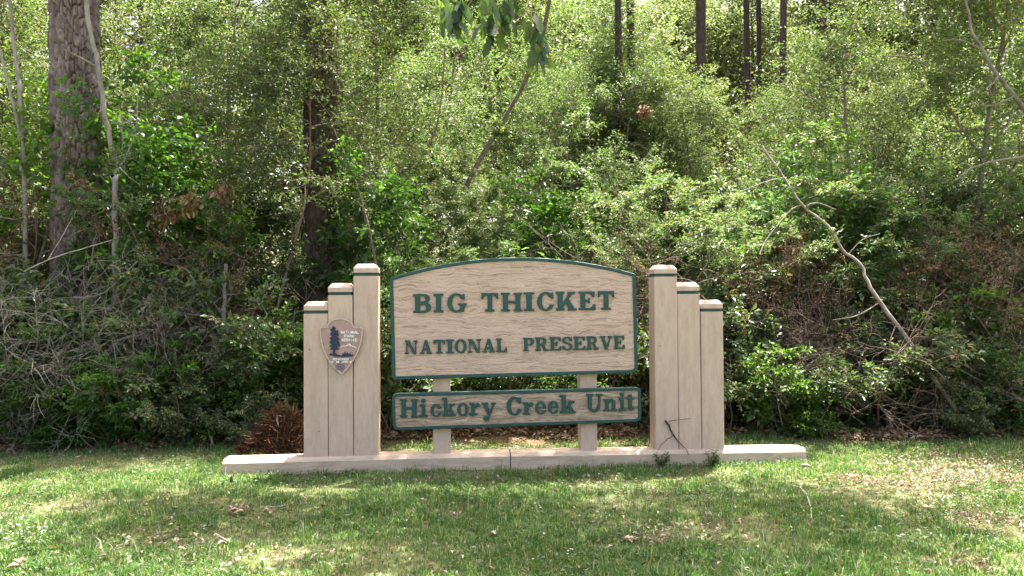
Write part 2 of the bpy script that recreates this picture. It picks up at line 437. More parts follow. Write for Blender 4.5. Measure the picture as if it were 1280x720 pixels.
PD = 0.232
posts = [(-2.060, -1.823, 1.482, 'shortest left post of the sign'), (-1.819, -1.579, 1.662, 'middle left post of the sign'), (-1.575, -1.336, 1.852, 'tallest left post of the sign'),
         (1.443, 1.683, 1.832, 'tallest right post of the sign with a fine vertical crack'), (1.687, 1.921, 1.654, 'middle right post of the sign'), (1.925, 2.158, 1.472, 'shortest right post of the sign')]
for k, (a, b, h, lab) in enumerate(posts):
    p = obj('post', post_mesh(b - a, PD, h), sign)
    zb = ZB - (0.010 if k > 2 else 0.006)
    p.location = ((a + b) / 2, PD / 2, zb)
    p.rotation_euler = (0, R((0.05, -0.08, 0.1, 0.12, -0.06, 0.1)[k]), 0)
    p['label'] = lab
    s = obj('stripe', stripe_mesh(b - a, PD, h), p)
    # nail heads near the foot
    if k in (0, 3):
        for x, z in ((0.03, 0.25), (-0.06, 1.05)):
            V, Q = tubes([(np.array([[0, -PD / 2 + 0.002, z], [0, -PD / 2 - 0.002, z], [0, -PD / 2 - 0.0025, z]]) + np.array([x, 0, 0]), np.array([0.006, 0.006, 0.0005]))], 8)
            obj('nail_head', mesh_np('nail_head', V, Q, False, M_stripe), p)

# base beam in two lengths, each slightly out of level
def beam(name, pa, pb, dep, hgt, lab):
    (ua, za), (ub, zb_) = pa, pb
    # section: chamfered along the top front and back arrises; pa, pb give the lower edge of the front chamfer
    sec = [(-0.05, -hgt), (-0.05, 0.0), (-0.012, 0.036), (dep - 0.03, 0.036), (dep, 0.008), (dep, -hgt)]
    V2 = [(u, w, z + t) for u, z in ((ua, za), (ub, zb_)) for w, t in sec]
    n = len(sec)
    Fc = [(k, (k + 1) % n, n + (k + 1) % n, n + k) for k in range(n)] + [tuple(range(n)), tuple(range(2 * n - 1, n - 1, -1))]
    me = bpy.data.meshes.new('base_beam'); me.from_pydata(V2, [], Fc)
    bevelled(me, 0.006, 2); me.materials.append(M_sill)
    o = obj(name, me, sign); o['label'] = lab
    return o
sl, sj, sr = on_sign(277.5, 580, -0.05), on_sign(638, 570.6, -0.05), on_sign(1008, 564.8, -0.05)
beam('base_beam', sl, (sj[0] - 0.003, sj[1]), 0.215, 0.30, 'left length of the tan base beam')
beam('base_beam', (sj[0] + 0.005, sj[1] - 0.002), sr, 0.215, 0.30, 'right length of the tan base beam')

# two supports carrying the boards
for xa, xb in ((541.5, 563.5), (726, 746.8)):
    ua = on_sign(xa, 560, 0.035)[0]; ub = on_sign(xb, 560, 0.035)[0]
    V, Q = grid_box(ua, ub, 0.035, 0.235, ZB - 0.05, 1.55)
    me = bpy.data.meshes.new('support_post'); me.from_pydata(V.tolist(), [], Q.tolist()); bevelled(me, 0.008, 2)
    me.materials.append(M_post)
    obj('support_post', me, sign)

# ---- boards: outline, plank face and raised border
def rounded(poly, radii, seg=6):
    out = []
    n = len(poly)
    for i in range(n):
        p0, p1, p2 = (np.array(poly[(i + k) % n], float) for k in (-1, 0, 1))
        r = radii[i]
        if r <= 0:
            out.append(tuple(p1)); continue
        d0 = p0 - p1; d2 = p2 - p1
        l0, l2 = np.linalg.norm(d0), np.linalg.norm(d2)
        a = p1 + d0 / l0 * min(r, l0 * .5); c = p1 + d2 / l2 * min(r, l2 * .5)
        for t in np.linspace(0, 1, seg):
            out.append(tuple((1 - t) ** 2 * a + 2 * t * (1 - t) * p1 + t * t * c))
    return out

def inset_poly(P, d):
    P = np.array(P); n = len(P)
    out = []
    for i in range(n):
        a, b, c = P[i - 1], P[i], P[(i + 1) % n]
        t1 = (b - a) / max(np.linalg.norm(b - a), 1e-9); t2 = (c - b) / max(np.linalg.norm(c - b), 1e-9)
        n1 = np.array([-t1[1], t1[0]]); n2 = np.array([-t2[1], t2[0]])
        m = n1 + n2; m /= max(np.linalg.norm(m), 1e-9)
        out.append(b + m * d / max(m.dot(n1), 0.4))
    return np.array(out)

def board(name, outer, yf, thick, bw, face_mat, lab):
    """outer: counter-clockwise outline (u,z); plank face recessed behind a raised painted border"""
    P = np.array(outer); n = len(P)
    inn = inset_poly(P, bw)
    f = 0.010                          # relief of border over the blasted face
    # face slab
    face = inset_poly(P, bw * 0.55)
    V = [(u, yf + f, z) for u, z in face] + [(u, yf + thick - 0.004, z) for u, z in face]
    Fc = [tuple(range(n)), tuple(range(2 * n - 1, n - 1, -1))] + [(k, n + k, n + (k + 1) % n, (k + 1) % n) for k in range(n)]
    me = bpy.data.meshes.new(name); me.from_pydata(V, [], Fc); me.materials.append(face_mat)
    pan = obj(name, me, sign); pan['label'] = lab
    e = 0.004
    P1 = inset_poly(P, e); I1 = inset_poly(P, bw - e)
    rings = [[(u, yf + thick, z) for u, z in P], [(u, yf + e, z) for u, z in P], [(u, yf, z) for u, z in P1], [(u, yf, z) for u, z in I1], [(u, yf + e, z) for u, z in inn], [(u, yf + f + 0.004, z) for u, z in inn]]
    V = [v for r_ in rings for v in r_]
    Fc = [(a * n + k, (a + 1) * n + k, (a + 1) * n + (k + 1) % n, a * n + (k + 1) % n) for a in range(len(rings) - 1) for k in range(n)]
    me = bpy.data.meshes.new('border'); me.from_pydata(V, [], Fc); me.materials.append(M_green)
    obj('border', me, pan)
    return pan

YF = -0.030
def S(px, py, w=YF): return on_sign(px, py, w)
corner = [S(490.2, 474.8), S(797.8, 466.3), S(794.6, 342.3)]
top = []
TLp, TRp, AP = np.array(S(487, 347)), np.array(S(794.6, 342.3)), np.array(S(641, 321.8))
# circular-ish arch through the three points
for t in np.linspace(1, 0, 25)[1:-1]:
    b = TLp * (1 - t) + TRp * t
    rise = (AP - (TLp + TRp) / 2)[1]
    b = b + np.array([0, rise * (1 - (2 * t - 1) ** 2)])
    top.append(tuple(b))
poly = [tuple(corner[0]), tuple(corner[1]), tuple(TRp)] + top + [tuple(TLp)]
outl = rounded(poly, [0.035, 0.075, 0.02] + [0] * len(top) + [0.02])
main_board = board('main_board', outl, YF, 0.062, 0.034, M_board, 'arched main board lettered BIG THICKET NATIONAL PRESERVE')
poly2 = [S(490.8, 538.2), S(801.8, 527.2), S(801.2, 484.2), S(489.8, 492.2)]
unit_board = board('unit_board', rounded(poly2, [0.07, 0.07, 0.05, 0.05]), YF, 0.062, 0.030, M_board2, 'weathered lower board lettered Hickory Creek Unit')

# ---- raised letters: shapes drawn on a fine grid, outlines traced and extruded
GR = 72
class Glyph:
    def __init__(s, w, lo=0.0, hi=1.0):
        s.w, s.lo = w, lo
        s.pad = 0.06
        nx = int((w + 2 * s.pad) * GR); ny = int((hi - lo + 2 * s.pad) * GR)
        sub = 3
        xs = (np.arange(nx * sub) + 0.5) / (GR * sub) - s.pad
        ys = (np.arange(ny * sub) + 0.5) / (GR * sub) - s.pad + lo
        s.X, s.Y = np.meshgrid(xs, ys); s.sub = sub
        s.m = np.zeros_like(s.X, dtype=bool)
    def put(s, k, add): s.m = (s.m | k) if add else (s.m & ~k)
    def box(s, x0, y0, x1, y1, add=True):
        s.put((s.X >= x0) & (s.X <= x1) & (s.Y >= y0) & (s.Y <= y1), add); return s
    def ell(s, cx, cy_, rx, ry, add=True, clip=None):
        k = ((s.X - cx) / rx) ** 2 + ((s.Y - cy_) / ry) ** 2 <= 1
        if clip: k &= (s.X >= clip[0]) & (s.X <= clip[2]) & (s.Y >= clip[1]) & (s.Y <= clip[3])
        s.put(k, add); return s
    def ring(s, cx, cy_, rx, ry, tx, ty, clip=None):
        k = ((s.X - cx) / rx) ** 2 + ((s.Y - cy_) / ry) ** 2 <= 1
        k &= ((s.X - cx) / (rx - tx)) ** 2 + ((s.Y - cy_) / (ry - ty)) ** 2 >= 1
        if clip: k &= (s.X >= clip[0]) & (s.X <= clip[2]) & (s.Y >= clip[1]) & (s.Y <= clip[3])
        s.put(k, True); return s
    def poly(s, pts, add=True):
        k = np.zeros_like(s.m); n = len(pts)
        for i in range(n):
            (x0, y0), (x1, y1) = pts[i], pts[(i + 1) % n]
            if y0 == y1: continue
            k ^= ((s.Y >= min(y0, y1)) & (s.Y < max(y0, y1)) & (s.X < (x1 - x0) * (s.Y - y0) / (y1 - y0) + x0))
        s.put(k, add); return s
    def line(s, pts, w):
        for (x0, y0), (x1, y1) in zip(pts[:-1], pts[1:]):
            dx, dy = x1 - x0, y1 - y0; l2 = max(dx * dx + dy * dy, 1e-9)
            t = np.clip(((s.X - x0) * dx + (s.Y - y0) * dy) / l2, 0, 1)
            s.put((s.X - x0 - t * dx) ** 2 + (s.Y - y0 - t * dy) ** 2 <= (w / 2) ** 2, True)
        return s
    def loops(s, blur=1):
        f = s.m.reshape(s.m.shape[0] // s.sub, s.sub, s.m.shape[1] // s.sub, s.sub).mean((1, 3))
        for _ in range(blur):
            g = np.pad(f, 1); f = (g[1:-1, 1:-1] * 4 + g[:-2, 1:-1] + g[2:, 1:-1] + g[1:-1, :-2] + g[1:-1, 2:]) / 8
        f = np.pad(f, 1)
        ny, nx = f.shape
        seg = {}
        def pt(i, j, e):
            # edges: 0 bottom 1 right 2 top 3 left of cell (i,j)
            if e == 0: a, b, p, q = f[j, i], f[j, i + 1], (i, j), (i + 1, j)
            elif e == 1: a, b, p, q = f[j, i + 1], f[j + 1, i + 1], (i + 1, j), (i + 1, j + 1)
            elif e == 2: a, b, p, q = f[j + 1, i], f[j + 1, i + 1], (i, j + 1), (i + 1, j + 1)
            else: a, b, p, q = f[j, i], f[j + 1, i], (i, j), (i, j + 1)
            t = (0.5 - a) / (b - a)
            key = (min(p, q), max(p, q))
            return key, (p[0] + t * (q[0] - p[0]), p[1] + t * (q[1] - p[1]))
        tbl = {1: [(3, 0)], 2: [(0, 1)], 3: [(3, 1)], 4: [(1, 2)], 5: [(3, 2), (1, 0)], 6: [(0, 2)], 7: [(3, 2)], 8: [(2, 3)], 9: [(2, 0)], 10: [(0, 3), (2, 1)], 11: [(2, 1)], 12: [(1, 3)], 13: [(1, 0)], 14: [(0, 3)]}
        b = f >= 0.5
        code = b[:-1, :-1] * 1 + b[:-1, 1:] * 2 + b[1:, 1:] * 4 + b[1:, :-1] * 8
        pos = {}
        for j, i in zip(*np.nonzero((code > 0) & (code < 15))):
            for e0, e1 in tbl[int(code[j, i])]:
                k0, p0 = pt(i, j, e0); k1, p1 = pt(i, j, e1)
                pos[k0] = p0; pos[k1] = p1; seg[k0] = k1
        out = []
        while seg:
            k = next(iter(seg)); lp = []
            while k in seg:
                lp.append(pos[k]); k = seg.pop(k)
            if len(lp) > 5:
                a = (np.array(lp) - 1 + 0.5) / GR - s.pad
                a[:, 1] += s.lo
                keep = [a[0]]
                for q in range(1, len(a) - 1):      # drop points on straight runs
                    u, v = a[q] - keep[-1], a[q + 1] - keep[-1]
                    if abs(u[0] * v[1] - u[1] * v[0]) > 0.00022 or np.linalg.norm(u) > 0.25:
                        keep.append(a[q])
                out.append(np.array(keep))
        return out

def extrude_loops(name, loops, depth, bev, mat):
    """flat outlines (with holes) -> solid with a softened front edge, facing -y"""
    cu = bpy.data.curves.new(name, 'CURVE'); cu.dimensions = '2D'; cu.fill_mode = 'BOTH'
    cu.extrude = depth / 2; cu.bevel_depth = bev; cu.bevel_resolution = 1; cu.offset = -bev
    for lp in loops:
        sp = cu.splines.new('POLY'); sp.points.add(len(lp) - 1); sp.use_cyclic_u = True
        co = np.zeros((len(lp), 4), np.float32); co[:, :2] = lp; co[:, 3] = 1
        sp.points.foreach_set('co', co.ravel())
    t = bpy.data.objects.new('tmp', cu); COL.objects.link(t)
    dg = bpy.context.evaluated_depsgraph_get()
    me = bpy.data.meshes.new_from_object(t.evaluated_get(dg))
    bpy.data.objects.remove(t); bpy.data.curves.remove(cu)
    me.transform(Matrix.Rotation(R(90), 4, 'X'))
    me.materials.clear(); me.materials.append(mat)
    me.name = name
    return me

s_, t_ = 0.25, 0.125
def serif_stem(g, x, y0=0.0, y1=1.0, w=0.24, ext=0.095, bot=True, topp=True, th=0.12, lt=True, rt=True):
    g.box(x, y0, x + w, y1)
    for on, ya, yb in ((bot, y0, y0 + th), (topp, y1 - th, y1)):
        if on: g.box(x - (ext if lt else 0), ya, x + w + (ext if rt else 0), yb)
    return g
def g_I(): return serif_stem(Glyph(.50), .12, w=.26, ext=.12)
def g_B():
    g = Glyph(.86); g.box(.3, .49, .56, 1).ell(.54, .75, .26, .25).box(.3, 0, .58, .55).ell(.56, .275, .30, .275)
    g.box(.33, .61, .50, .88, False).ell(.50, .745, .085, .135, False).box(.33, .12, .52, .43, False).ell(.52, .275, .10, .155, False)
    serif_stem(g, .09, ext=.09, rt=False); return g
def g_T():
    g = Glyph(.86); g.box(.31, 0, .55, 1).box(.19, 0, .67, .12).box(0, .87, .86, 1).box(0, .66, .10, 1).box(.76, .66, .86, 1)
    g.poly([(.10, .87), (.10, .74), (.2, .87)]).poly([(.76, .87), (.76, .74), (.66, .87)]); return g
def g_H():
    g = Glyph(1.04); serif_stem(g, .09, ext=.09); serif_stem(g, .71, ext=.09); g.box(.3, .44, .75, .57); return g
def g_G():
    g = Glyph(.98); g.ring(.48, .5, .48, .515, .25, .115); g.box(.62, .36, 1.1, .72, False); g.box(.60, .5, .75, .64, False)
    g.box(.66, 0.02, .86, .46).box(.54, .36, .98, .48).box(.78, .66, .88, .98).poly([(.60, .93), (.80, .66), (.80, .93)]); return g
def g_C():
    g = Glyph(.90); g.ring(.46, .5, .46, .515, .25, .115); g.box(.62, .34, 1.1, .70, False)
    g.box(.76, .64, .86, .98).poly([(.58, .93), (.78, .64), (.78, .93)]).poly([(.62, .06), (.88, .26), (.76, .36), (.64, .2)]); return g
def g_K():
    g = Glyph(1.0); serif_stem(g, .09, ext=.09); g.poly([(.33, .36), (.62, .92), (.82, .92), (.33, .16)])
    g.poly([(.42, .52), (.58, .66), (.92, .08), (.64, .08)]); g.box(.56, .88, .94, 1).box(.56, 0, 1.0, .12); return g
def g_E():
    g = Glyph(.84); serif_stem(g, .09, ext=.09, rt=False); g.box(.1, .88, .80, 1).box(.1, 0, .84, .12).box(.3, .45, .54, .56)
    g.box(.70, .68, .80, 1).box(.73, 0, .84, .32).box(.47, .36, .56, .66).poly([(.58, .88), (.70, .72), (.70, .88)]).poly([(.60, .12), (.73, .29), (.73, .12)]); return g
def g_N():
    g = Glyph(1.0); g.box(.10, 0, .20, 1).box(.80, 0, .90, 1); g.poly([(.10, 1), (.36, 1), (.90, 0), (.66, 0)])
    g.box(0, .88, .34, 1).box(0, 0, .32, .12).box(.66, .88, 1, 1); return g
def g_A():
    g = Glyph(.98); g.poly([(.38, 1), (.60, 1), (.92, .05), (.64, .05)]).poly([(.40, 1), (.50, 1), (.24, .05), (.10, .05)]).box(.26, .27, .70, .38)
    g.box(0, 0, .36, .12).box(.52, 0, .98, .12); return g
def g_O():
    g = Glyph(.94); g.ring(.47, .5, .47, .515, .25, .115); return g
def g_L():
    g = Glyph(.82); serif_stem(g, .09, ext=.09); g.box(.1, 0, .82, .12).box(.71, 0, .82, .36).poly([(.56, .12), (.71, .32), (.71, .12)]); return g
def g_P():
    g = Glyph(.84); g.box(.3, .42, .56, 1).ell(.54, .71, .30, .29); g.box(.33, .54, .50, .88, False).ell(.50, .71, .09, .17, False)
    serif_stem(g, .09, ext=.09); return g
def g_R():
    g = Glyph(.98); g.box(.3, .44, .56, 1).ell(.55, .72, .28, .28); g.box(.33, .56, .50, .88, False).ell(.50, .72, .09, .16, False)
    serif_stem(g, .09, ext=.09); g.poly([(.42, .52), (.62, .54), (.84, .10), (.60, .10)]).box(.58, 0, .98, .12); return g
def g_S():
    g = Glyph(.78); g.ring(.38, .735, .35, .275, .19, .11); g.box(.40, .45, .9, .66, False).box(.38, .42, .9, .62, False)
    g.ring(.40, .275, .36, .285, .19, .11); g.box(-.1, .30, .36, .50, False)
    g.poly([(.08, .62), (.30, .66), (.70, .40), (.66, .22), (.48, .42), (.10, .58)])
    g.box(.62, .68, .71, .98).box(.05, .02, .14, .34).poly([(.5, .92), (.64, .70), (.64, .92)]).poly([(.26, .08), (.12, .30), (.12, .08)]); return g
def g_V():
    g = Glyph(.98); g.poly([(.08, .95), (.34, .95), (.62, 0), (.40, 0)]).poly([(.90, .95), (.76, .95), (.46, 0), (.60, 0)])
    g.box(0, .88, .44, 1).box(.62, .88, .98, 1); return g
def g_U():
    g = Glyph(1.0); g.box(.10, .34, .34, 1).box(.74, .34, .86, 1); g.ring(.48, .34, .38, .36, .22, .13, clip=(0, -1, 1, .36))
    g.box(0, .88, .44, 1).box(.60, .88, 1, 1); return g
def g_i(x=0, g=None):
    g = g or Glyph(.50); g.box(.14, 0, .36, .68).box(0, 0, .50, .11).box(.02, .57, .36, .68).ell(.24, .87, .14, .125); return g
def g_c():
    g = Glyph(.64); g.ring(.34, .34, .34, .36, .19, .09); g.box(.44, .24, .9, .46, False); g.ell(.52, .52, .115, .105)
    g.poly([(.44, .04), (.64, .18), (.56, .24), (.42, .12)]); return g
def g_k():
    g = Glyph(.82); g.box(.11, 0, .33, 1).box(0, .89, .33, 1).box(0, 0, .42, .11).poly([(.32, .20), (.32, .34), (.54, .62), (.70, .62)])
    g.poly([(.40, .40), (.54, .50), (.76, .08), (.52, .08)]).box(.46, .57, .78, .68).box(.46, 0, .84, .11); return g
def g_o():
    g = Glyph(.66); g.ring(.33, .34, .33, .36, .19, .09); return g
def g_r():
    g = Glyph(.60); g.box(.10, 0, .32, .68).box(0, .57, .3, .68).box(0, 0, .44, .11).poly([(.3, .34), (.3, .52), (.42, .68), (.56, .68), (.5, .56)]).ell(.50, .56, .115, .12); return g
def g_y():
    g = Glyph(.82, lo=-.32); g.poly([(.06, .62), (.30, .62), (.52, .06), (.38, -.04)]).poly([(.76, .62), (.64, .62), (.30, -.20), (.40, -.28)])
    g.box(0, .57, .40, .68).box(.54, .57, .82, .68).ell(.24, -.18, .14, .12).ring(.30, -.14, .16, .17, .1, .09, clip=(.2, -.4, .5, -.12)); return g
def g_e():
    g = Glyph(.66); g.ring(.33, .34, .33, .36, .19, .09); g.box(.4, .18, .9, .34, False).box(.16, .31, .64, .40).poly([(.44, .04), (.65, .17), (.58, .24), (.42, .12)]); return g
def g_n():
    g = Glyph(.84); g.box(.10, 0, .31, .68).box(0, .57, .3, .68).box(0, 0, .40, .11).ring(.48, .44, .26, .26, .17, .12, clip=(.28, .44, 1, 1)).box(.53, 0, .74, .46).box(.46, 0, .84, .11); return g
def g_t():
    g = Glyph(.50); g.box(.12, .14, .34, .86).box(0, .57, .48, .68).ring(.32, .18, .20, .19, .14, .1, clip=(.1, -.1, .5, .18)).poly([(.12, .66), (.34, .9), (.34, .66)]); return g
GL = dict(B=g_B, I=g_I, G=g_G, T=g_T, H=g_H, C=g_C, K=g_K, E=g_E, N=g_N, A=g_A, O=g_O, L=g_L, P=g_P, R=g_R, S=g_S, V=g_V, U=g_U, i=g_i, c=g_c, k=g_k, o=g_o, r=g_r, y=g_y, e=g_e, n=g_n, t=g_t)
LOOPS = {}
def letter(ch, x0, x1, yb, yt, parent, w):
    """letter whose box runs from pixel x0..x1, base yb to cap line yt in the photograph, placed on its board"""
    if ch not in LOOPS:
        LOOPS[ch] = GL[ch]().loops()
    lp = LOOPS[ch]
    allp = np.concatenate(lp)
    xmin, xmax = allp[:, 0].min(), allp[:, 0].max()
    A = np.array(on_sign(x0, yb, w)); B = np.array(on_sign(x1, yb, w)); T = np.array(on_sign(x0, yt, w))
    H = (T - A)[1]; ex = (B - A) / (xmax - xmin)
    out = [np.stack([A[0] + (l[:, 0] - xmin) * ex[0], A[1] + (l[:, 0] - xmin) * ex[1] + l[:, 1] * H], 1) for l in lp]
    c = np.array([(A + B) / 2]) ; out = [l - c for l in out]
    me = extrude_loops('letter', out, 0.024, 0.004, M_green)
    o = obj('letter', me, parent); o.location = (c[0][0], w + 0.006, c[0][1])
    o['label'] = 'letter ' + ch
    return o
def line(spec, ya, yb_, cap, parent):
    xa, xb = spec[0][1], spec[-1][2]
    for ch, x0, x1 in spec:
        t = (x0 - xa) / (xb - xa); y = ya * (1 - t) + yb_ * t
        letter(ch, x0, x1, y, y - cap, parent, YF)
line([('B', 516.5, 539), ('I', 542, 554.5), ('G', 559, 583.5), ('T', 602, 623), ('H', 626.5, 653), ('I', 655, 668), ('C', 671.5, 692.5), ('K', 695, 721), ('E', 723.5, 744.5), ('T', 747.5, 768)], 391, 387, 23.6, main_board)
line([('N', 506, 522), ('A', 525, 540), ('T', 542, 556.5), ('I', 557.3, 567.6), ('O', 568.5, 583.5), ('N', 585, 601.5), ('A', 603, 619), ('L', 620.5, 634)], 442.6, 440.0, 17.3, main_board)
line([('P', 654, 668), ('R', 669.3, 685.8), ('E', 687, 701.8), ('S', 703, 716), ('E', 717, 732), ('R', 733.3, 748.5), ('V', 750, 765.5), ('E', 767.3, 781)], 439.0, 436.0, 17.0, main_board)
line([('H', 500, 522.8), ('i', 524, 535), ('c', 538, 552.3), ('k', 552.7, 570), ('o', 571.5, 586), ('r', 586.8, 600), ('y', 602, 620)], 521.8, 518.2, 23.2, unit_board)
line([('C', 633.5, 652), ('r', 653.5, 667), ('e', 669, 683), ('e', 685, 698.6), ('k', 699.6, 720)], 519.0, 515.6, 23.0, unit_board)
line([('U', 733, 753.4), ('n', 754.6, 771.5), ('i', 773.3, 782.8), ('t', 783.4, 793)], 515.0, 512.4, 23.0, unit_board)

# ---- arrowhead emblem on the left posts
EW = -0.026
def E_(pts): return np.array([on_sign(x, y, EW) for x, y in pts])
arrow_px = [(399.6, 410.3), (401.2, 408.4), (405.5, 408.9), (409.0, 408.2), (410.2, 404.3), (413.5, 400.8), (418.5, 398.6), (425.5, 397.8), (432.0, 398.6), (437.5, 401.2), (440.8, 404.2), (442.0, 407.6), (446.5, 408.9), (451.5, 408.2), (453.8, 410.4), (453.4, 419.0), (451.6, 428.5), (448.6, 438.0), (444.0, 447.8), (437.5, 457.2), (431.5, 464.0), (428.0, 468.2), (423.4, 464.6), (417.0, 458.4), (410.8, 450.2), (406.2, 441.6), (402.6, 431.5), (400.6, 420.5)]
def emb_obj(name, loops_px, y, depth, bev, mat, parent, lab=None):
    loops = [E_(l) for l in loops_px]
    me = extrude_loops(name, loops, depth, bev, mat)
    o = obj(name, me, parent); o.location = (0, y, 0)
    if lab: o['label'] = lab
    return o
emblem = emb_obj('arrowhead_emblem', [arrow_px], -0.014, 0.020, 0.003, M_plaque, sign, 'mauve brown arrowhead emblem with dark conifer, on the left posts')
cx, cy0 = 427.0, 430.0
inner_px = [(cx + (x - cx) * 0.945, cy0 + (y - cy0) * 0.955) for x, y in arrow_px]
emb_obj('rim', [arrow_px, inner_px[::-1]], -0.0265, 0.004, 0.0006, M_rim, emblem)
YE = -0.0285
tree_px = [(416.0, 443.8), (416.8, 436.5), (412.5, 437.3), (415.3, 434.2), (411.6, 432.6), (415.0, 430.6), (411.4, 427.6), (414.6, 425.2), (411.8, 422.0), (415.2, 420.6), (412.8, 417.4), (415.0, 414.6), (412.6, 411.6), (415.6, 410.2), (416.2, 407.4), (417.8, 407.8), (420.0, 410.6), (419.0, 412.8), (423.6, 413.0), (422.6, 416.0), (424.2, 418.4), (422.2, 421.0), (426.0, 424.0), (422.6, 425.4), (424.8, 428.0), (425.4, 432.4), (422.0, 433.6), (424.4, 436.4), (419.6, 437.4), (419.4, 440.6), (422.2, 443.2), (427.5, 444.2), (429.2, 440.8), (430.0, 443.0), (431.6, 438.2), (432.8, 442.4), (434.6, 440.0), (436.0, 442.6), (438.0, 440.8), (439.2, 443.6), (442.0, 442.4), (441.4, 445.4), (428.0, 446.2), (420.0, 445.4), (411.0, 443.6), (414.2, 440.6)]
emb_obj('conifer', [tree_px], YE, 0.003, 0.0004, M_navy, emblem)
def stroke_px(name, lines, w, mat, lab=None):
    x0 = min(p[0] for l in lines for p in l); x1 = max(p[0] for l in lines for p in l)
    y0 = min(p[1] for l in lines for p in l); y1 = max(p[1] for l in lines for p in l)
    sc = 1.0 / max(x1 - x0, y1 - y0)
    global GR
    keep, GR = GR, max(72, int(3.6 / (w * sc)))
    g = Glyph((x1 - x0) * sc, -0.01, (y1 - y0) * sc + 0.01)
    for l in lines: g.line([((x - x0) * sc, (y1 - y) * sc) for x, y in l], w * sc)
    lp = g.loops(0); GR = keep
    return emb_obj(name, [np.stack([l[:, 0] / sc + x0, y1 - l[:, 1] / sc], 1) for l in lp], YE, 0.003, 0.0, mat, emblem, lab)
FONT = {'A': [[(0, 0), (.5, 1), (1, 0)], [(.2, .35), (.8, .35)]], 'C': [[(1, .85), (.6, 1), (.2, .9), (0, .5), (.2, .1), (.6, 0), (1, .15)]], 'D': [[(0, 0), (0, 1), (.6, 1), (1, .6), (1, .4), (.6, 0), (0, 0)]],
        'E': [[(1, 0), (0, 0), (0, 1), (1, 1)], [(0, .5), (.8, .5)]], 'F': [[(0, 0), (0, 1), (1, 1)], [(0, .5), (.8, .5)]], 'H': [[(0, 0), (0, 1)], [(1, 0), (1, 1)], [(0, .5), (1, .5)]], 'I': [[(.5, 0), (.5, 1)]],
        'K': [[(0, 0), (0, 1)], [(1, 1), (0, .45), (1, 0)]], 'L': [[(0, 1), (0, 0), (1, 0)]], 'M': [[(0, 0), (0, 1), (.5, .4), (1, 1), (1, 0)]], 'N': [[(0, 0), (0, 1), (1, 0), (1, 1)]], 'O': [[(.5, 0), (0, .3), (0, .7), (.5, 1), (1, .7), (1, .3), (.5, 0)]],
        'P': [[(0, 0), (0, 1), (.8, 1), (1, .75), (.8, .5), (0, .5)]], 'R': [[(0, 0), (0, 1), (.8, 1), (1, .75), (.8, .5), (0, .5)], [(.5, .5), (1, 0)]], 'S': [[(1, .85), (.5, 1), (0, .8), (.2, .55), (.8, .45), (1, .2), (.5, 0), (0, .15)]],
        'T': [[(.5, 0), (.5, 1)], [(0, 1), (1, 1)]], 'V': [[(0, 1), (.5, 0), (1, 1)]]}
def small_text(txt, x0, x1, yc, h, w):
    n = len(txt); adv = (x1 - x0) / n
    L = []
    for k, ch in enumerate(txt):
        for l in FONT.get(ch, []):
            L.append([(x0 + k * adv + px * adv * 0.68, yc + h / 2 - py * h) for px, py in l])
    stroke_px('lettering', L, w, M_white, txt.lower())
small_text('NATIONAL', 426.6, 449.4, 415.2, 2.9, 0.85)
small_text('PARK', 431.0, 444.0, 420.0, 2.9, 0.85)
small_text('SERVICE', 427.6, 447.4, 424.9, 2.9, 0.85)
small_text('DEPARTMENT', 416.5, 437.0, 448.9, 2.2, 0.6)
small_text('OF THE INTERIOR', 414.8, 440.6, 452.3, 2.2, 0.6)
stroke_px('mountain', [[(425.8, 434.4), (429.0, 432.4), (432.0, 432.6), (437.0, 429.6), (440.0, 432.6), (443.0, 433.2), (446.4, 435.4)], [(434.2, 432.0), (437.2, 430.2), (438.2, 433.0)]], 0.9, M_white)
stroke_px('rosette', [[(420.4, 460.4), (420.6, 457.6), (422.6, 455.6), (425.5, 454.9), (428.4, 455.6), (430.2, 457.6), (430.4, 460.2)], [(422.6, 460.8), (423.4, 458.4), (425.5, 457.3), (427.6, 458.4), (428.4, 460.8)], [(421.0, 461.4), (430.0, 461.4)], [(425.5, 458.4), (425.5, 461.2)]], 0.95, M_purple)

# ------------------------------------------------------------------ plants: skeletons and foliage
def perp(d, rg):
    a = rg.standard_normal(3); a -= d * a.dot(d)
    return a / (np.linalg.norm(a) + 1e-9)

def walk(p, d, length, n, rg, wob, up=0.0, droop=0.0):
    pts = [np.array(p, float)]; d = np.array(d, float); d /= np.linalg.norm(d)
    st = length / n
    for i in range(n):
        d = d + rg.standard_normal(3) * wob + np.array([0, 0, up - droop * (i / n)])
        d /= np.linalg.norm(d)
        pts.append(pts[-1] + d * st)
    return np.array(pts)

def sample(pts, t):
    n = len(pts) - 1; f = min(t * n, n - 1e-6); i = int(f); a = f - i
    d = pts[i + 1] - pts[i]
    return pts[i] * (1 - a) + pts[i + 1] * a, d / (np.linalg.norm(d) + 1e-9)

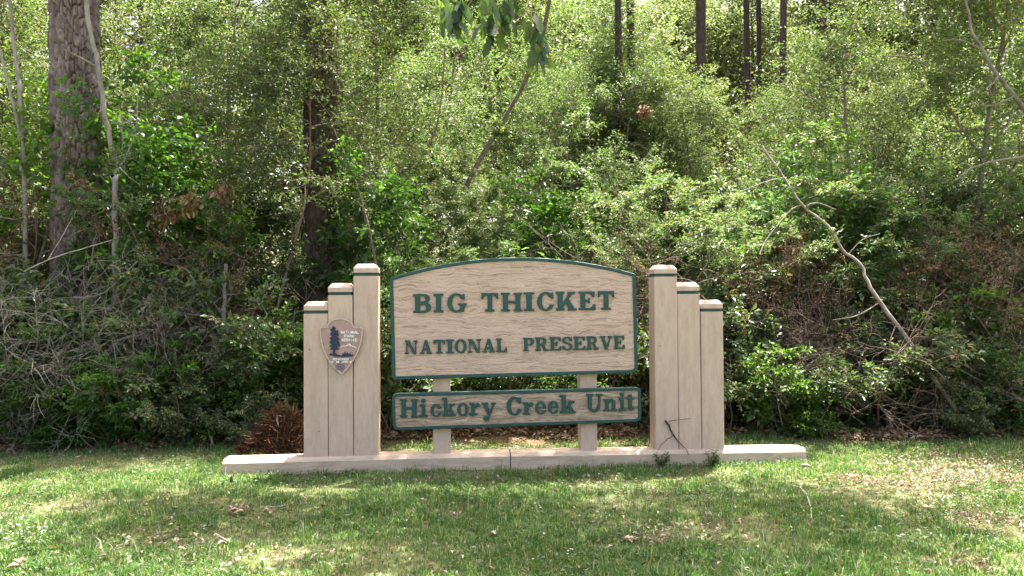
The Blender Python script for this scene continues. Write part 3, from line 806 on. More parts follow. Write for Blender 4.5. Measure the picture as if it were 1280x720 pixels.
def grow_shrub(seed, h, spread, stems, br, tw, leaf_n, leaf_l, leaf_w, mat, stem_mat, r0=0.022, low=0.12, flat=0.55, twig_l=0.38, br_l=0.8):
    """many-stemmed shrub: arching stems, side branches, twigs set with leaves"""
    rg = rnd(seed)
    chains, fine = [], []
    tws = []
    for s in range(stems):
        az = 2 * np.pi * (s + rg.random() * 0.7) / stems
        lean = spread * rg.uniform(0.2, 0.75)
        d = np.array([math.cos(az) * lean, math.sin(az) * lean, 1.0])
        hh = h * rg.uniform(0.72, 1.05)
        st = walk((rg.normal() * 0.10, rg.normal() * 0.10, -0.12), d, hh, 9, rg, 0.10, up=0.02)
        rad = r0 * rg.uniform(0.6, 1.2)
        chains.append((st, np.linspace(rad, rad * 0.25, len(st))))
        for b in range(br):
            t = low + (1 - low) * (b + rg.random()) / br
            p, dd = sample(st, min(t, 0.995))
            q = perp(dd, rg); bl = br_l * rg.uniform(0.5, 1.2) * (1.15 - 0.6 * t)
            bd = dd * 0.35 + q * 0.9
            bp = walk(p, bd, bl, 5, rg, 0.14, up=0.03, droop=0.05)
            fine.append((bp, np.linspace(rad * 0.38, rad * 0.12, len(bp))))
            for w in range(tw):
                tt = 0.2 + 0.8 * (w + rg.random()) / tw
                p2, d2 = sample(bp, min(tt, 0.995))
                q2 = perp(d2, rg); q2[2] *= flat
                tp = walk(p2, d2 * 0.6 + q2, twig_l * rg.uniform(0.5, 1.25), 3, rg, 0.15)
                tws.append(tp)
    tws = np.array(tws)
    n = len(tws)
    # leaves along the twigs
    k = leaf_n
    t = rg.random((n, k)) * 0.95 + 0.05
    f = np.clip(t * 3, 0, 2.999); i = f.astype(int); a = (f - i)[..., None]
    ar = np.arange(n)[:, None]
    P = tws[ar, i] * (1 - a) + tws[ar, i + 1] * a
    Dt = nrm(tws[ar, i + 1] - tws[ar, i])
    out = rg.standard_normal((n, k, 3)); out[..., 2] *= flat
    out = nrm(out)
    P = P + out * rg.uniform(0.0, 0.045, (n, k, 1))
    D = nrm(Dt * 0.5 + out)
    N = nrm(np.array([0, 0, 1.0]) + rg.standard_normal((n, k, 3)) * 0.55)
    m = n * k
    z_ = np.repeat(rg.uniform(0.65, 1.4, n), k); L = leaf_l * z_ * rg.uniform(0.6, 1.35, m); W = leaf_w * z_ * rg.uniform(0.65, 1.3, m)
    V, T = leaves_geo(P.reshape(-1, 3), D.reshape(-1, 3), N.reshape(-1, 3), L, W)
    fo = mesh_np('foliage', V, T, False, mat)
    c1 = tubes(chains, 6, seed, 0.05); c2 = tubes(fine, 3, seed)
    tw2 = tubes([(tp, np.linspace(0.0035, 0.0015, 4)) for tp in tws[::2]], 3, seed)
    V, Fs = merge_geo([c1, c2, tw2])
    st = mesh_np('stems', V, Fs, True, stem_mat)
    return st, fo

def grow_tree(seed, h, crown_lo, crown_r, limbs, br, tw, leaf_n, leaf_l, leaf_w, mat, bark, r0=0.07, lean=0.1, flat=0.6, twig_l=0.6, wob=0.06, keep_up=1.0, limb_up=0.35):
    rg = rnd(seed)
    d = np.array([rg.normal() * lean, rg.normal() * lean, 1.0])
    tr = walk((0, 0, -0.2), d, h, 14, rg, wob, up=0.03)
    rad = np.linspace(1, 0.18, len(tr)) ** 0.9 * r0; rad[0] *= 1.35
    chains = [(tr, rad)]; fine = []; tws = []
    for b in range(limbs):
        t = crown_lo + (0.98 - crown_lo) * (b + rg.random()) / limbs
        p, dd = sample(tr, t)
        az = b * 2.4 + rg.normal() * 0.4
        q = np.array([math.cos(az), math.sin(az), limb_up + 0.3 * rg.normal()])
        ll = crown_r * rg.uniform(0.6, 1.15) * math.sqrt(max(0.12, 1 - ((t - crown_lo) / (1 - crown_lo)) ** 1.6))
        lp = walk(p, q, ll, 8, rg, 0.16, up=0.02)
        rr = r0 * 0.42 * (1.1 - t) + 0.010
        chains.append((lp, np.linspace(rr, rr * 0.25, len(lp))))
        for c in range(br):
            t2 = 0.18 + 0.82 * (c + rg.random()) / br
            p2, d2 = sample(lp, min(t2, .995)); q2 = perp(d2, rg); q2[2] = q2[2] * flat + 0.1
            bp = walk(p2, d2 * 0.5 + q2, crown_r * 0.42 * rg.uniform(0.5, 1.2), 5, rg, 0.16)
            fine.append((bp, np.linspace(rr * 0.3, 0.003, len(bp))))
            for w in range(tw):
                p3, d3 = sample(bp, min(0.15 + 0.85 * (w + rg.random()) / tw, .995)); q3 = perp(d3, rg); q3[2] *= flat
                tws.append(walk(p3, d3 * 0.6 + q3, twig_l * rg.uniform(0.5, 1.25), 3, rg, 0.18))
    tws = np.array(tws); n = len(tws); k = leaf_n
    t = rg.random((n, k)) * 0.95 + 0.05
    f = np.clip(t * 3, 0, 2.999); i = f.astype(int); a = (f - i)[..., None]; ar = np.arange(n)[:, None]
    P = tws[ar, i] * (1 - a) + tws[ar, i + 1] * a
    Dt = nrm(tws[ar, i + 1] - tws[ar, i])
    out = rg.standard_normal((n, k, 3)); out[..., 2] *= flat; out = nrm(out)
    P = P + out * rg.uniform(0, 0.07, (n, k, 1)); D = nrm(Dt * 0.5 + out + np.array([0, 0, -0.15]))
    N = nrm(np.array([0, 0, keep_up]) + rg.standard_normal((n, k, 3)) * 0.6)
    m = n * k
    V, T = leaves_geo(P.reshape(-1, 3), D.reshape(-1, 3), N.reshape(-1, 3), leaf_l * rg.uniform(0.6, 1.3, m), leaf_w * rg.uniform(0.7, 1.25, m))
    crown = mesh_np('crown', V, T, False, mat)
    c1 = tubes(chains, 7, seed, 0.04); c2 = tubes(fine, 3, seed); c3 = tubes([(tp, np.linspace(0.004, 0.0015, 4)) for tp in tws[::2]], 3)
    V, Fs = merge_geo([c1, c2, c3])
    trunk = mesh_np('trunk', V, Fs, True, bark)
    return trunk, crown

def grow_twigs(seed, h, spread, stems, br, tw, mat, r0=0.012):
    """bare tangle of dead twigs"""
    rg = rnd(seed); ch, fi = [], []
    for s in range(stems):
        az = rg.random() * 6.28; lean = spread * rg.uniform(0.2, 1.1)
        st = walk((rg.normal() * 0.25, rg.normal() * 0.2, -0.1), (math.cos(az) * lean, math.sin(az) * lean, 1), h * rg.uniform(0.5, 1.05), 9, rg, 0.13, droop=0.10)
        rad = r0 * rg.uniform(0.5, 1.2); ch.append((st, np.linspace(rad, rad * 0.25, len(st))))
        for b in range(br):
            p, d = sample(st, 0.2 + 0.79 * rg.random()); bp = walk(p, d * 0.6 + perp(d, rg), h * 0.3 * rg.uniform(0.4, 1.2), 6, rg, 0.16, droop=0.06)
            fi.append((bp, np.linspace(rad * 0.4, 0.0018, len(bp))))
            for w in range(tw):
                p, d2 = sample(bp, 0.2 + 0.79 * rg.random()); tp = walk(p, d2 * 0.6 + perp(d2, rg), h * 0.13 * rg.uniform(0.4, 1.2), 4, rg, 0.2)
                fi.append((tp, np.linspace(0.0028, 0.0012, len(tp))))
    V, Fs = merge_geo([tubes(ch, 5, seed, 0.05), tubes(fi, 3, seed)])
    return mesh_np('twigs', V, Fs, True, mat)

HOLLY = [grow_shrub(11, 3.6, 0.42, 6, 10, 15, 38, 0.040, 0.022, M_holly, M_brown, twig_l=0.25, flat=0.35, br_l=0.85),
         grow_shrub(12, 3.4, 0.55, 7, 9, 15, 30, 0.054, 0.029, M_holly, M_brown, br_l=0.95, twig_l=0.26, flat=0.35),
         grow_shrub(13, 3.8, 0.35, 6, 10, 16, 36, 0.038, 0.021, M_holly, M_brown, low=0.2, twig_l=0.24, flat=0.4, br_l=0.8)]
HOLLY.append(grow_shrub(15, 3.5, 0.45, 6, 10, 11, 17, 0.092, 0.027, M_myrtle, M_brown, twig_l=0.34, flat=0.6, br_l=0.85))
DEAD = grow_shrub(14, 2.6, 0.5, 8, 10, 8, 12, 0.045, 0.016, M_wither, M_brown, r0=0.014, twig_l=0.4, flat=1.0, br_l=0.7)
BUSH = [grow_shrub(21, 1.25, 0.9, 9, 7, 6, 26, 0.046, 0.026, M_holly, M_twig, r0=0.012, low=0.08, br_l=0.42, twig_l=0.24),
        grow_shrub(22, 1.15, 1.0, 10, 7, 6, 24, 0.050, 0.028, M_broad, M_twig, r0=0.011, low=0.08, br_l=0.42, twig_l=0.24)]
TREE = [grow_tree(31, 7.6, 0.18, 2.3, 24, 9, 7, 20, 0.062, 0.032, M_tree, M_twig),
        grow_tree(32, 8.4, 0.25, 2.1, 24, 9, 7, 20, 0.066, 0.034, M_tree, M_twig, lean=0.16)]
SAPL = [grow_tree(41, 5.0, 0.22, 1.3, 16, 5, 4, 9, 0.13, 0.075, M_broad, M_grey, r0=0.032, lean=0.12, twig_l=0.4),
        grow_tree(42, 4.2, 0.15, 1.2, 16, 5, 4, 9, 0.12, 0.07, M_broad, M_grey, r0=0.028, lean=0.18, twig_l=0.4)]
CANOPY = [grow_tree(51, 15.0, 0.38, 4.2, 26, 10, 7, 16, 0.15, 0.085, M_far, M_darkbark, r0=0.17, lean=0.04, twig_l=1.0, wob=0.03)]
RAISED = grow_tree(33, 6.9, 0.52, 1.7, 20, 9, 7, 18, 0.055, 0.030, M_tree, M_brown, r0=0.034)
BROWN = [grow_twigs(63, 2.4, 0.6, 16, 10, 6, M_brown), grow_twigs(64, 2.0, 0.9, 16, 10, 6, M_brown)]
TWIGS = [grow_twigs(61, 1.9, 0.7, 16, 11, 8, M_dim, 0.0055), grow_twigs(62, 1.5, 1.0, 16, 11, 8, M_dim, 0.005)]

def plant(name, kind, px, d, sc, rz, label, cat, group=None, parts=('stems', 'foliage'), dx=0.0, py=None):
    x = (px - 640) / F * d + dx
    o = empty(name, (x, d, gz(x, d) - 0.02), rz, sc)
    obj(parts[0], kind[0], o); obj(parts[1], kind[1], o)
    return tag(o, label, cat, group)

# ------------------------------------------------------------------ the big pines
def pine_trunk(seed, h, rb, rt, rows, cols, relief, mat, lean=(0, 0), furrow=0.16):
    """trunk with bark broken into upright plates: real relief"""
    rg = rnd(seed)
    z = np.concatenate([np.linspace(-0.3, 8, int(rows * .85)), np.linspace(8.05, h, rows - int(rows * .85))]); a = np.linspace(0, 2 * np.pi, cols, endpoint=False)
    A, Z = np.meshgrid(a, z)
    rad = rb + (rt - rb) * np.clip(Z / h, 0, 1) + 0.06 * np.exp(-np.clip(Z, 0, None) / 0.35)
    # plates: jittered cells on the unrolled cylinder
    cw, chh = 0.072, 0.15
    nu = max(8, int(round(2 * np.pi * rb / cw))); nv = int(h / chh) + 4
    ju = rg.uniform(-0.42, 0.42, (nv, nu)); jv = rg.uniform(-0.42, 0.42, (nv, nu)); lev = rg.uniform(0.15, 1.0, (nv, nu))
    U = A / (2 * np.pi) * nu + 0.5 * (vnoise(A * 2, Z * 3, seed) - 0.5); Vv = (Z + 0.3) / chh + 0.8 * (vnoise(A * 3 + 5, Z * 2.2, seed + 1) - 0.5)
    iu, iv = np.floor(U).astype(int), np.floor(Vv).astype(int)
    f1 = np.full(U.shape, 9.0); f2 = np.full(U.shape, 9.0); lv = np.zeros(U.shape)
    for dv in (-1, 0, 1):
        for du in (-1, 0, 1):
            cu_, cv = iu + du, np.clip(iv + dv, 0, nv - 1)
            cm = cu_ % nu
            dd = (np.abs((U - (cu_ + 0.5 + ju[cv, cm])) * 1.15) ** 2.4 + np.abs((Vv - (cv + 0.5 + jv[cv, cm])) * 0.62) ** 2.4) ** (1 / 2.4)
            cl = dd < f1
            f2 = np.where(cl, f1, np.minimum(f2, dd)); lv = np.where(cl, lev[cv, cm], lv); f1 = np.where(cl, dd, f1)
    edge = np.clip((f2 - f1) / furrow, 0, 1)
    disp = relief * (edge ** 0.8 * (0.45 + 0.55 * lv)) + relief * 0.5 * (np.abs(vnoise(A * 9, Z * 0.9, seed + 4) - 0.5) * 2) ** 0.7 + 0.012 * (vnoise(A * 60, Z * 9, seed + 5) - 0.5) + 0.006 * (vnoise(A * 30, Z * 40, seed + 2) - 0.5)
    rr = rad + disp - relief * 0.9
    X = rr * np.cos(A) + lean[0] * Z / h + 0.05 * np.sin(Z * 0.5 + seed); Y = rr * np.sin(A) + lean[1] * Z / h
    V = np.stack([X, Y, Z], -1).reshape(-1, 3)
    i = np.arange(rows - 1)[:, None] * cols; j = np.arange(cols)[None, :]; j2 = (j + 1) % cols
    Q = np.stack([i + j, i + j2, i + cols + j2, i + cols + j], -1).reshape(-1, 4)
    return mesh_np('trunk', V, Q, True, mat)

def pine_crown(seed, h, z0, rmax, limbs, tufts, needles, ln_, wd, mat, bark):
    rg = rnd(seed); ch = []; Pp, Dd = [], []
    for b in range(limbs):
        z = z0 + (h - z0) * (b + rg.random()) / limbs
        az = b * 2.4 + rg.normal() * 0.5
        L = rmax * (1.05 - 0.75 * (z - z0) / (h - z0)) * rg.uniform(0.6, 1.15)
        lp = walk((0, 0, z), (math.cos(az), math.sin(az), 0.25 + 0.2 * rg.normal()), L, 7, rg, 0.12, up=0.04)
        r = 0.02 + 0.05 * (1 - (z - z0) / (h - z0)); ch.append((lp, np.linspace(r, 0.012, len(lp))))
        for t in range(tufts):
            p, d = sample(lp, 0.3 + 0.69 * math.sqrt(rg.random()))
            q = nrm(d * 0.4 + perp(d, rg) + np.array([0, 0, 0.3]))
            Pp.append(p + q * rg.uniform(0.1, 0.7)); Dd.append(q)
    Pp = np.array(Pp); Dd = np.array(Dd); n = len(Pp)
    P = np.repeat(Pp, needles, 0) + rg.standard_normal((n * needles, 3)) * 0.03
    D = nrm(np.repeat(Dd, needles, 0) * 0.7 + nrm(rg.standard_normal((n * needles, 3))))
    S_ = nrm(np.cross(D, rg.standard_normal(D.shape)))
    L = ln_ * rg.uniform(0.7, 1.2, (len(P), 1))
    V = np.stack([P - S_ * wd / 2, P + S_ * wd / 2, P + D * L], 1).reshape(-1, 3)
    T = np.arange(len(P) * 3).reshape(-1, 3)
    V2, Q2 = tubes(ch, 5, seed)
    return mesh_np('limbs', V2, Q2, True, bark), mesh_np('needles', V, T, False, mat)

PCROWN = pine_crown(71, 24, 13.5, 3.6, 34, 34, 26, 0.26, 0.012, M_needle, M_darkbark)
def pine(name, trunk, px, d, rz, label, dx=0, sc=1.0, crown=True, group=None):
    x = (px - 640) / F * d + dx
    o = empty(name, (x, d, gz(x, d)), rz, sc)
    obj('trunk', trunk, o)
    if crown:
        l = obj('limbs', PCROWN[0], o); obj('needles', PCROWN[1], o)
    return tag(o, label, 'pine tree', group)
T_big = pine_trunk(81, 22, 0.325, 0.19, 1100, 180, 0.078, M_bark, lean=(-0.6, 0))
T_dark = pine_trunk(82, 22, 0.255, 0.15, 800, 130, 0.050, M_darkbark, lean=(0.6, 0))
T_far = pine_trunk(83, 24, 0.21, 0.11, 160, 24, 0.02, M_darkbark)
pine('pine_tree', T_big, 101, 10.6, 0.0, 'thick pale scaly pine trunk rising behind the grey twigs at left')
pine('pine_tree', T_dark, 389, 11.2, 0.0, 'dark furrowed pine trunk behind the left stepped posts')
for px, d, s, lab in ((776, 17, 0.42, 'thin dark pine trunk above the centre, left of a close pair'), (791, 17.5, 0.5, 'thin dark pine trunk above the centre, right of a close pair'),
                      (880, 25, 1.0, 'far pine trunk, leftmost of the group at the top right'), (938, 27, 0.62, 'slim far pine trunk, left of a close pair at the top right'),
                      (953, 29, 0.58, 'slim far pine trunk, right of a close pair at the top right'), (984, 25, 0.62, 'slim straight far pine trunk between the close pair and the thick one'),
                      (1037, 25, 1.05, 'thick far pine trunk, rightmost of the group at the top right'), (1062, 30, 0.55, 'faint farthest pine trunk just right of the thick far one')):
    pine('pine_tree', T_far, px, d, px * 0.37, lab, sc=(s, s, max(s, 1.0)), group='far pines')

# ------------------------------------------------------------------ thicket, back to front
rr = rnd(7)
# canopy trees far behind
for px, d, sc_, lab in ((-120, 24, .9, 'tall tree deep in the wood beyond the left edge'), (60, 27, 1.0, 'tall tree deep in the wood behind the thick scaly pine'), (190, 22, .85, 'tall tree deep in the wood right of the thick scaly pine'), (300, 29, 1.0, 'tall tree deep in the wood left of the dark pine trunk'),
                        (420, 24, .9, 'tall tree deep in the wood right of the dark pine trunk'), (540, 30, 1.05, 'tall tree deep in the wood behind the drooping oak leaves'), (640, 26, .9, 'tall tree deep in the wood high above the middle of the board'), (735, 33, 1.1, 'tall tree deep in the wood just left of the thin pine pair'),
                        (1110, 27, .95, 'tall tree deep in the wood right of the far pine group'), (1210, 23, .9, 'tall tree deep in the wood at upper right'), (1340, 26, 1.0, 'tall tree deep in the wood beyond the right edge'),
                        (830, 46, 1.25, 'hazy far tree between the thin pine pair and the leftmost far pine'), (905, 52, 1.3, 'hazy far tree just right of the leftmost far pine'), (985, 48, 1.2, 'hazy far tree behind the slim straight far pine'), (1090, 46, 1.2, 'hazy far tree right of the faint farthest pine'),
                        (845, 41, 1.15, 'hazy far tree just left of the leftmost far pine'), (955, 43, 1.2, 'hazy far tree behind the close far pine pair'), (720, 41, 1.2, 'hazy far tree left of the thin pine pair'), (500, 46, 1.2, 'hazy far tree left of the drooping oak leaves'), (680, 44, 1.2, 'hazy far tree right of the drooping oak leaves')):
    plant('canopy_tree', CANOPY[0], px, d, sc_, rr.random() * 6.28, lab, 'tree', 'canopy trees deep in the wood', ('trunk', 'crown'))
# far wall of foliage that closes the view
def far_wood():
    rg = rnd(91); n = 190000
    x = rg.uniform(-70, 70, n); y = rg.uniform(58, 82, n); top = 20 + 14 * vnoise(x * 0.2, y * 0.2, 3)
    z = rg.random(n) ** 0.9 * top
    P = np.stack([x, y, z], 1)
    keep = vnoise(x * 0.55, z * 0.55 + y * 0.1, 8) > 0.33
    P = P[keep]; n = len(P)
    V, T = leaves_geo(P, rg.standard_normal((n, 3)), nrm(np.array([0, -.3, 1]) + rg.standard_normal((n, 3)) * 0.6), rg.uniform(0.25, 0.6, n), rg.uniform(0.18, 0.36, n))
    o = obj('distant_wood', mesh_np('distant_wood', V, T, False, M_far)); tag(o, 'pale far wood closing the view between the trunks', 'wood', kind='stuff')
far_wood()

TREES = [(-70, 14, 1.0, 0, 'leafy tree cut by the left edge of the picture'), (30, 13.0, .9, 1, 'leafy tree just left of the thick scaly pine'), (185, 13.2, .95, 0, 'leafy tree between the thick scaly pine and the brown leaf clusters'),
         (290, 12.6, .92, 1, 'fine leaved tree left of the dark pine trunk'), (318, 10.3, .88, 2, 'fine leaved tree just left of the upper dark pine trunk'), (470, 14.8, .95, 1, 'bright leaved tree right of the dark pine trunk'), (560, 16.6, 1.0, 0, 'yellow green tree behind the hanging oak leaves'),
         (660, 16.2, .95, 1, 'yellow green tree above the middle of the board'), (745, 15.2, .80, 0, 'yellow green tree left of the thin pine pair'), (1098, 13.0, .88, 0, 'dark leaved tree right of the thick far pine'), (1185, 12.6, .92, 1, 'dark leaved tree above the foot of the leaning dead branch'), (1290, 13.4, .95, 0, 'leafy tree cut by the right edge of the picture'),
         (835, 15.8, .74, 1, 'short sunlit tree below the leftmost far pine'), (930, 16.5, .74, 0, 'short sunlit tree below the close far pine pair'), (1020, 16.0, .74, 1, 'short sunlit tree below the thick far pine')]
for px, d, s, v, lab in TREES:
    plant('small_tree', (TREE + [RAISED])[v], px, d, s, rr.random() * 6.28, lab, 'tree', 'small trees in the thicket', ('trunk', 'crown'))
SHRUBS = [(-20, 10.8, 1.0, 0, 'holly shrub at the far left, beyond the grey twigs'), (165, 11.6, .85, 3, 'long leaved shrub right of the thick scaly pine'), (240, 11.0, .95, 2, 'holly shrub under the brown leaf clusters'), (318, 10.6, .88, 0, 'tall holly shrub left of the shortest left post'),
          (440, 12.0, .95, 3, 'long leaved shrub behind the tallest left post'), (505, 10.9, .80, 2, 'holly shrub over the upper left corner of the board'), (575, 11.8, 1.0, 0, 'holly shrub above the word BIG'), (650, 11.2, .92, 3, 'long leaved shrub above the middle of the arched board'),
          (715, 12.2, 1.05, 2, 'holly shrub above the letters CKET'), (780, 10.9, .88, 0, 'dark holly shrub over the upper right corner of the board'), (850, 11.8, 1.12, 1, 'pale glossy holly shrub above the right posts'), (915, 11.0, 1.0, 2, 'pale glossy holly shrub around the upper end of the leaning dead branch'),
          (985, 12.2, 1.18, 3, 'sunlit long leaved shrub under the slim far pines'), (1050, 11.0, 1.0, 1, 'holly shrub right above the middle of the leaning dead branch'), (1125, 11.6, 1.15, 3, 'long leaved shrub under the dark leaved tree at right'), (1200, 10.8, 1.0, 0, 'holly shrub above the foot of the leaning dead branch'), (1275, 11.4, 1.1, 1, 'holly shrub at the right edge of the picture'),
          (75, 12.6, .9, 2, 'holly shrub hidden behind the thick scaly pine'), (330, 14.0, 1.3, 1, 'tall shaded holly shrub far behind, left of the dark pine trunk'), (425, 14.6, 1.35, 2, 'tall holly shrub far behind, right of the dark pine trunk'), (230, 14.4, 1.3, 0, 'tall holly shrub far behind the withered leaf clusters'), (130, 14.4, 1.3, 1, 'tall holly shrub far behind, right of the thick scaly pine'), (500, 14.2, 1.3, 0, 'tall holly shrub far behind the upper left corner of the board'), (20, 14.2, 1.3, 2, 'tall holly shrub far behind, left of the thick scaly pine'), (1150, 14.2, 1.35, 0, 'tall holly shrub far behind the dead brown shrubs at right'), (1260, 14.2, 1.35, 1, 'tall holly shrub far behind the right edge'),
          (620, 13.4, 1.25, 2, 'tall sunlit holly shrub far above the board'), (800, 13.6, 1.2, 3, 'tall sunlit long leaved shrub under the thin pine pair'), (1010, 14.2, 1.2, 2, 'sunlit holly shrub at the foot of the far pines')]
for px, d, s, v, lab in SHRUBS:
    plant('myrtle_shrub' if v == 3 else 'holly_shrub', HOLLY[v], px, d, s, rr.random() * 6.28, lab, 'shrub', 'long leaved shrubs of the thicket' if v == 3 else 'holly shrubs of the thicket')
# extra low sunlit trees that close the far view under the pines
for px, d, s, v, lab in ((786, 15.9, .84, 0, 'pale tree screening the lower half of the thin pine pair'), (790, 19, .85, 0, 'pale tree at the foot of the thin pine pair'), (880, 18, .78, 1, 'pale tree at the foot of the leftmost far pine'), (945, 20, .84, 0, 'pale tree at the foot of the close far pine pair'), (1000, 21, .80, 1, 'pale tree at the foot of the slim straight far pine'), (1060, 20, .95, 0, 'pale tree at the foot of the faint farthest pine'), (690, 19, 1.0, 1, 'pale tree left behind the thin pine pair')):
    plant('small_tree', TREE[v], px, d, s, rr.random() * 6.28, lab, 'tree', 'small trees in the thicket', ('trunk', 'crown'))
for px, d, s, lab in ((1130, 10.3, .9, 'dead brown shrub right of the upper leaning dead branch'), (1205, 10.4, 1.05, 'tall dead brown shrub left of the right edge'), (1262, 9.9, .95, 'dead brown shrub at the right edge'), (985, 10.3, .95, 'dead brown shrub behind the upper leaning dead branch'),
                      (762, 10.6, .85, 'dead brown shrub over the upper right corner of the board'), (40, 10.4, 1.3, 'dead brown shrub left of the thick scaly pine'), (240, 10.3, 1.0, 'dead brown shrub below the withered leaf clusters'), (560, 10.9, .85, 'dead brown shrub above the word BIG')):
    plant('dead_shrub', DEAD, px, d, s, rr.random() * 6.28, lab, 'shrub', 'dead brown shrubs in the thicket')
BUSHES = [(322, 8.8, .55, 0, 'small bush half covering the pine straw heap'), (1207, 8.95, .5, 0, 'small bush covering the foot of the leaning dead branch'), (60, 9.9, 1.75, 0, 'tall dark bush before the foot of the thick scaly pine'), (120, 10.0, 1.6, 1, 'tall dark bush right before the thick scaly pine'), (205, 9.9, 1.65, 0, 'tall dark bush under the withered leaf clusters'), (262, 10.0, 1.7, 0, 'tall dark bush behind the pale forked stem'), (355, 10.1, 1.6, 1, 'tall dark bush before the dark pine trunk'), (-10, 9.9, 1.8, 1, 'tall dark bush cut by the left edge'),
          (1080, 10.1, 1.7, 0, 'tall bush behind the middle of the leaning dead branch'), (1215, 10.2, 1.75, 1, 'tall bush between the leaning dead branch and the right edge'), (870, 10.2, 1.7, 0, 'tall bush behind the right stepped posts'),
          (15, 9.2, 1.0, 0, 'low bush at the lawn edge on the far left'), (70, 9.0, .95, 1, 'second low bush along the lawn edge from the left'), (130, 9.3, 1.25, 0, 'low bush in front of the thick scaly pine'), (172, 9.1, 1.1, 1, 'bright green low bush right of the thick scaly pine'), (225, 9.0, .8, 0, 'small dark bush under the pale thin stem at left'),
          (285, 9.4, 1.1, 1, 'low bush behind the left end of the base beam'), (330, 9.4, 1.2, 0, 'bright bush left of the shortest left post'), (430, 9.8, 1.2, 1, 'low bush hidden behind the left posts'), (492, 9.5, 1.45, 0, 'bright bush in the gap between left posts and board'), (560, 9.9, .9, 1, 'dark low bush seen below the board at left'),
          (640, 9.7, .95, 0, 'dark low bush seen below the middle of the board'), (720, 9.9, .95, 1, 'dark low bush seen below the board at right'), (800, 9.7, 1.2, 0, 'dark bush in the gap between board and right posts'), (925, 9.6, 1.3, 0, 'glossy bush right of the shortest right post'), (985, 9.3, 1.0, 1, 'sunlit low bush beyond the right end of the base beam'),
          (1045, 9.8, 1.2, 0, 'low bush left of the leaning dead branch'), (1110, 9.9, .9, 1, 'low bush under the leaning dead branch'), (1165, 9.7, 1.1, 0, 'low bush at the foot of the leaning dead branch'), (1235, 9.4, 1.0, 1, 'low bush right of the foot of the leaning dead branch'), (1280, 9.3, 1.0, 0, 'low bush at the lawn edge on the far right')]
for px, d, s, v, lab in BUSHES:
    plant('low_bush', BUSH[v], px, d, s, rr.random() * 6.28, lab, 'bush', 'low bushes along the lawn edge')
SAPS = [(10, 10.2, .95, 0, 'broad leaved sapling at the top left corner'), (185, 11.0, 1.05, 1, 'broad leaved sapling with pale sunlit leaves right of the thick scaly pine'), (255, 11.6, 1.0, 0, 'broad leaved sapling halfway between the two big pine trunks'), (468, 11.4, .9, 1, 'broad leaved sapling with pale sunlit leaves right of the dark trunk'), (1100, 11.2, .8, 0, 'broad leaved sapling right of the upper leaning dead branch'), (705, 12.0, .85, 1, 'broad leaved sapling high above the word THICKET')]
for px, d, s, v, lab in SAPS:
    plant('sapling', SAPL[v], px, d, s, rr.random() * 6.28, lab, 'sapling', 'broad leaved saplings', ('trunk', 'crown'))
for px, d, s, v, lab in ((20, 9.3, 1.35, 0, 'grey bare twig tangle at the left edge'), (90, 9.4, 1.45, 1, 'grey bare twig tangle in front of the thick scaly pine'), (165, 9.4, 1.35, 0, 'grey bare twig tangle right of the thick scaly pine'), (262, 9.8, 1.0, 1, 'grey bare twig tangle behind the pale forked stem'), (1010, 9.7, .9, 2, 'brown bare twigs left of the leaning dead branch'), (1135, 9.7, 1.1, 3, 'brown bare twigs right of the leaning dead branch'), (1240, 9.8, 1.1, 2, 'brown bare twigs near the right edge'), (955, 10.2, 1.2, 3, 'brown bare twigs right of the shortest right post'), (770, 10.3, 1.3, 2, 'brown bare twigs above the upper right corner of the board'), (690, 10.5, 1.4, 3, 'brown bare twigs above the middle of the board'), (230, 9.7, 1.0, 2, 'brown bare twigs below the withered leaf clusters'), (345, 10.2, 1.1, 3, 'brown bare twigs beside the dark pine trunk')):
    x = (px - 640) / F * d
    o = obj('twig_tangle', (TWIGS + BROWN)[v]); o.location = (x, d, gz(x, d)); o.rotation_euler = (0, 0, rr.random() * 6.28); o.scale = (s, s, s)
    tag(o, lab, 'twigs', 'bare twig tangles')

# ---- single stems and dead branches traced in depth
def limb(name, chains, mat, label, cat, group=None, parts=None):
    """chains: list of (list of (px,py,d), r0, r1)"""
    rg = rnd(hash(label) % 1000 if False else len(label) * 7 + len(chains))
    root = None
    out = []
    for pts, r0, r1 in chains:
        P = np.array([at(*p) for p in pts]); n = len(P)
        # refine with small wobble
        tt = np.linspace(0, n - 1, (n - 1) * 4 + 1); i = np.minimum(tt.astype(int), n - 2); a = (tt - i)[:, None]
        pm, p0, p1, p2 = P[np.maximum(i - 1, 0)], P[i], P[i + 1], P[np.minimum(i + 2, n - 1)]
        Q = 0.5 * (2 * p0 + (p1 - pm) * a + (2 * pm - 5 * p0 + 4 * p1 - p2) * a ** 2 + (3 * p0 - pm - 3 * p1 + p2) * a ** 3)
        Q[1:-1] += rg.standard_normal((len(Q) - 2, 3)) * 0.18 * max(r0, 0.01)
        out.append((Q, np.linspace(r0, r1, len(Q))))
    V, Qd = tubes(out, 8, 3, 0.06)
    c = V[np.argmin(V[:, 2])].copy()
    o = obj(name, mesh_np(name, V - c, Qd, True, mat)); o.location = c
    return tag(o, label, cat, group)
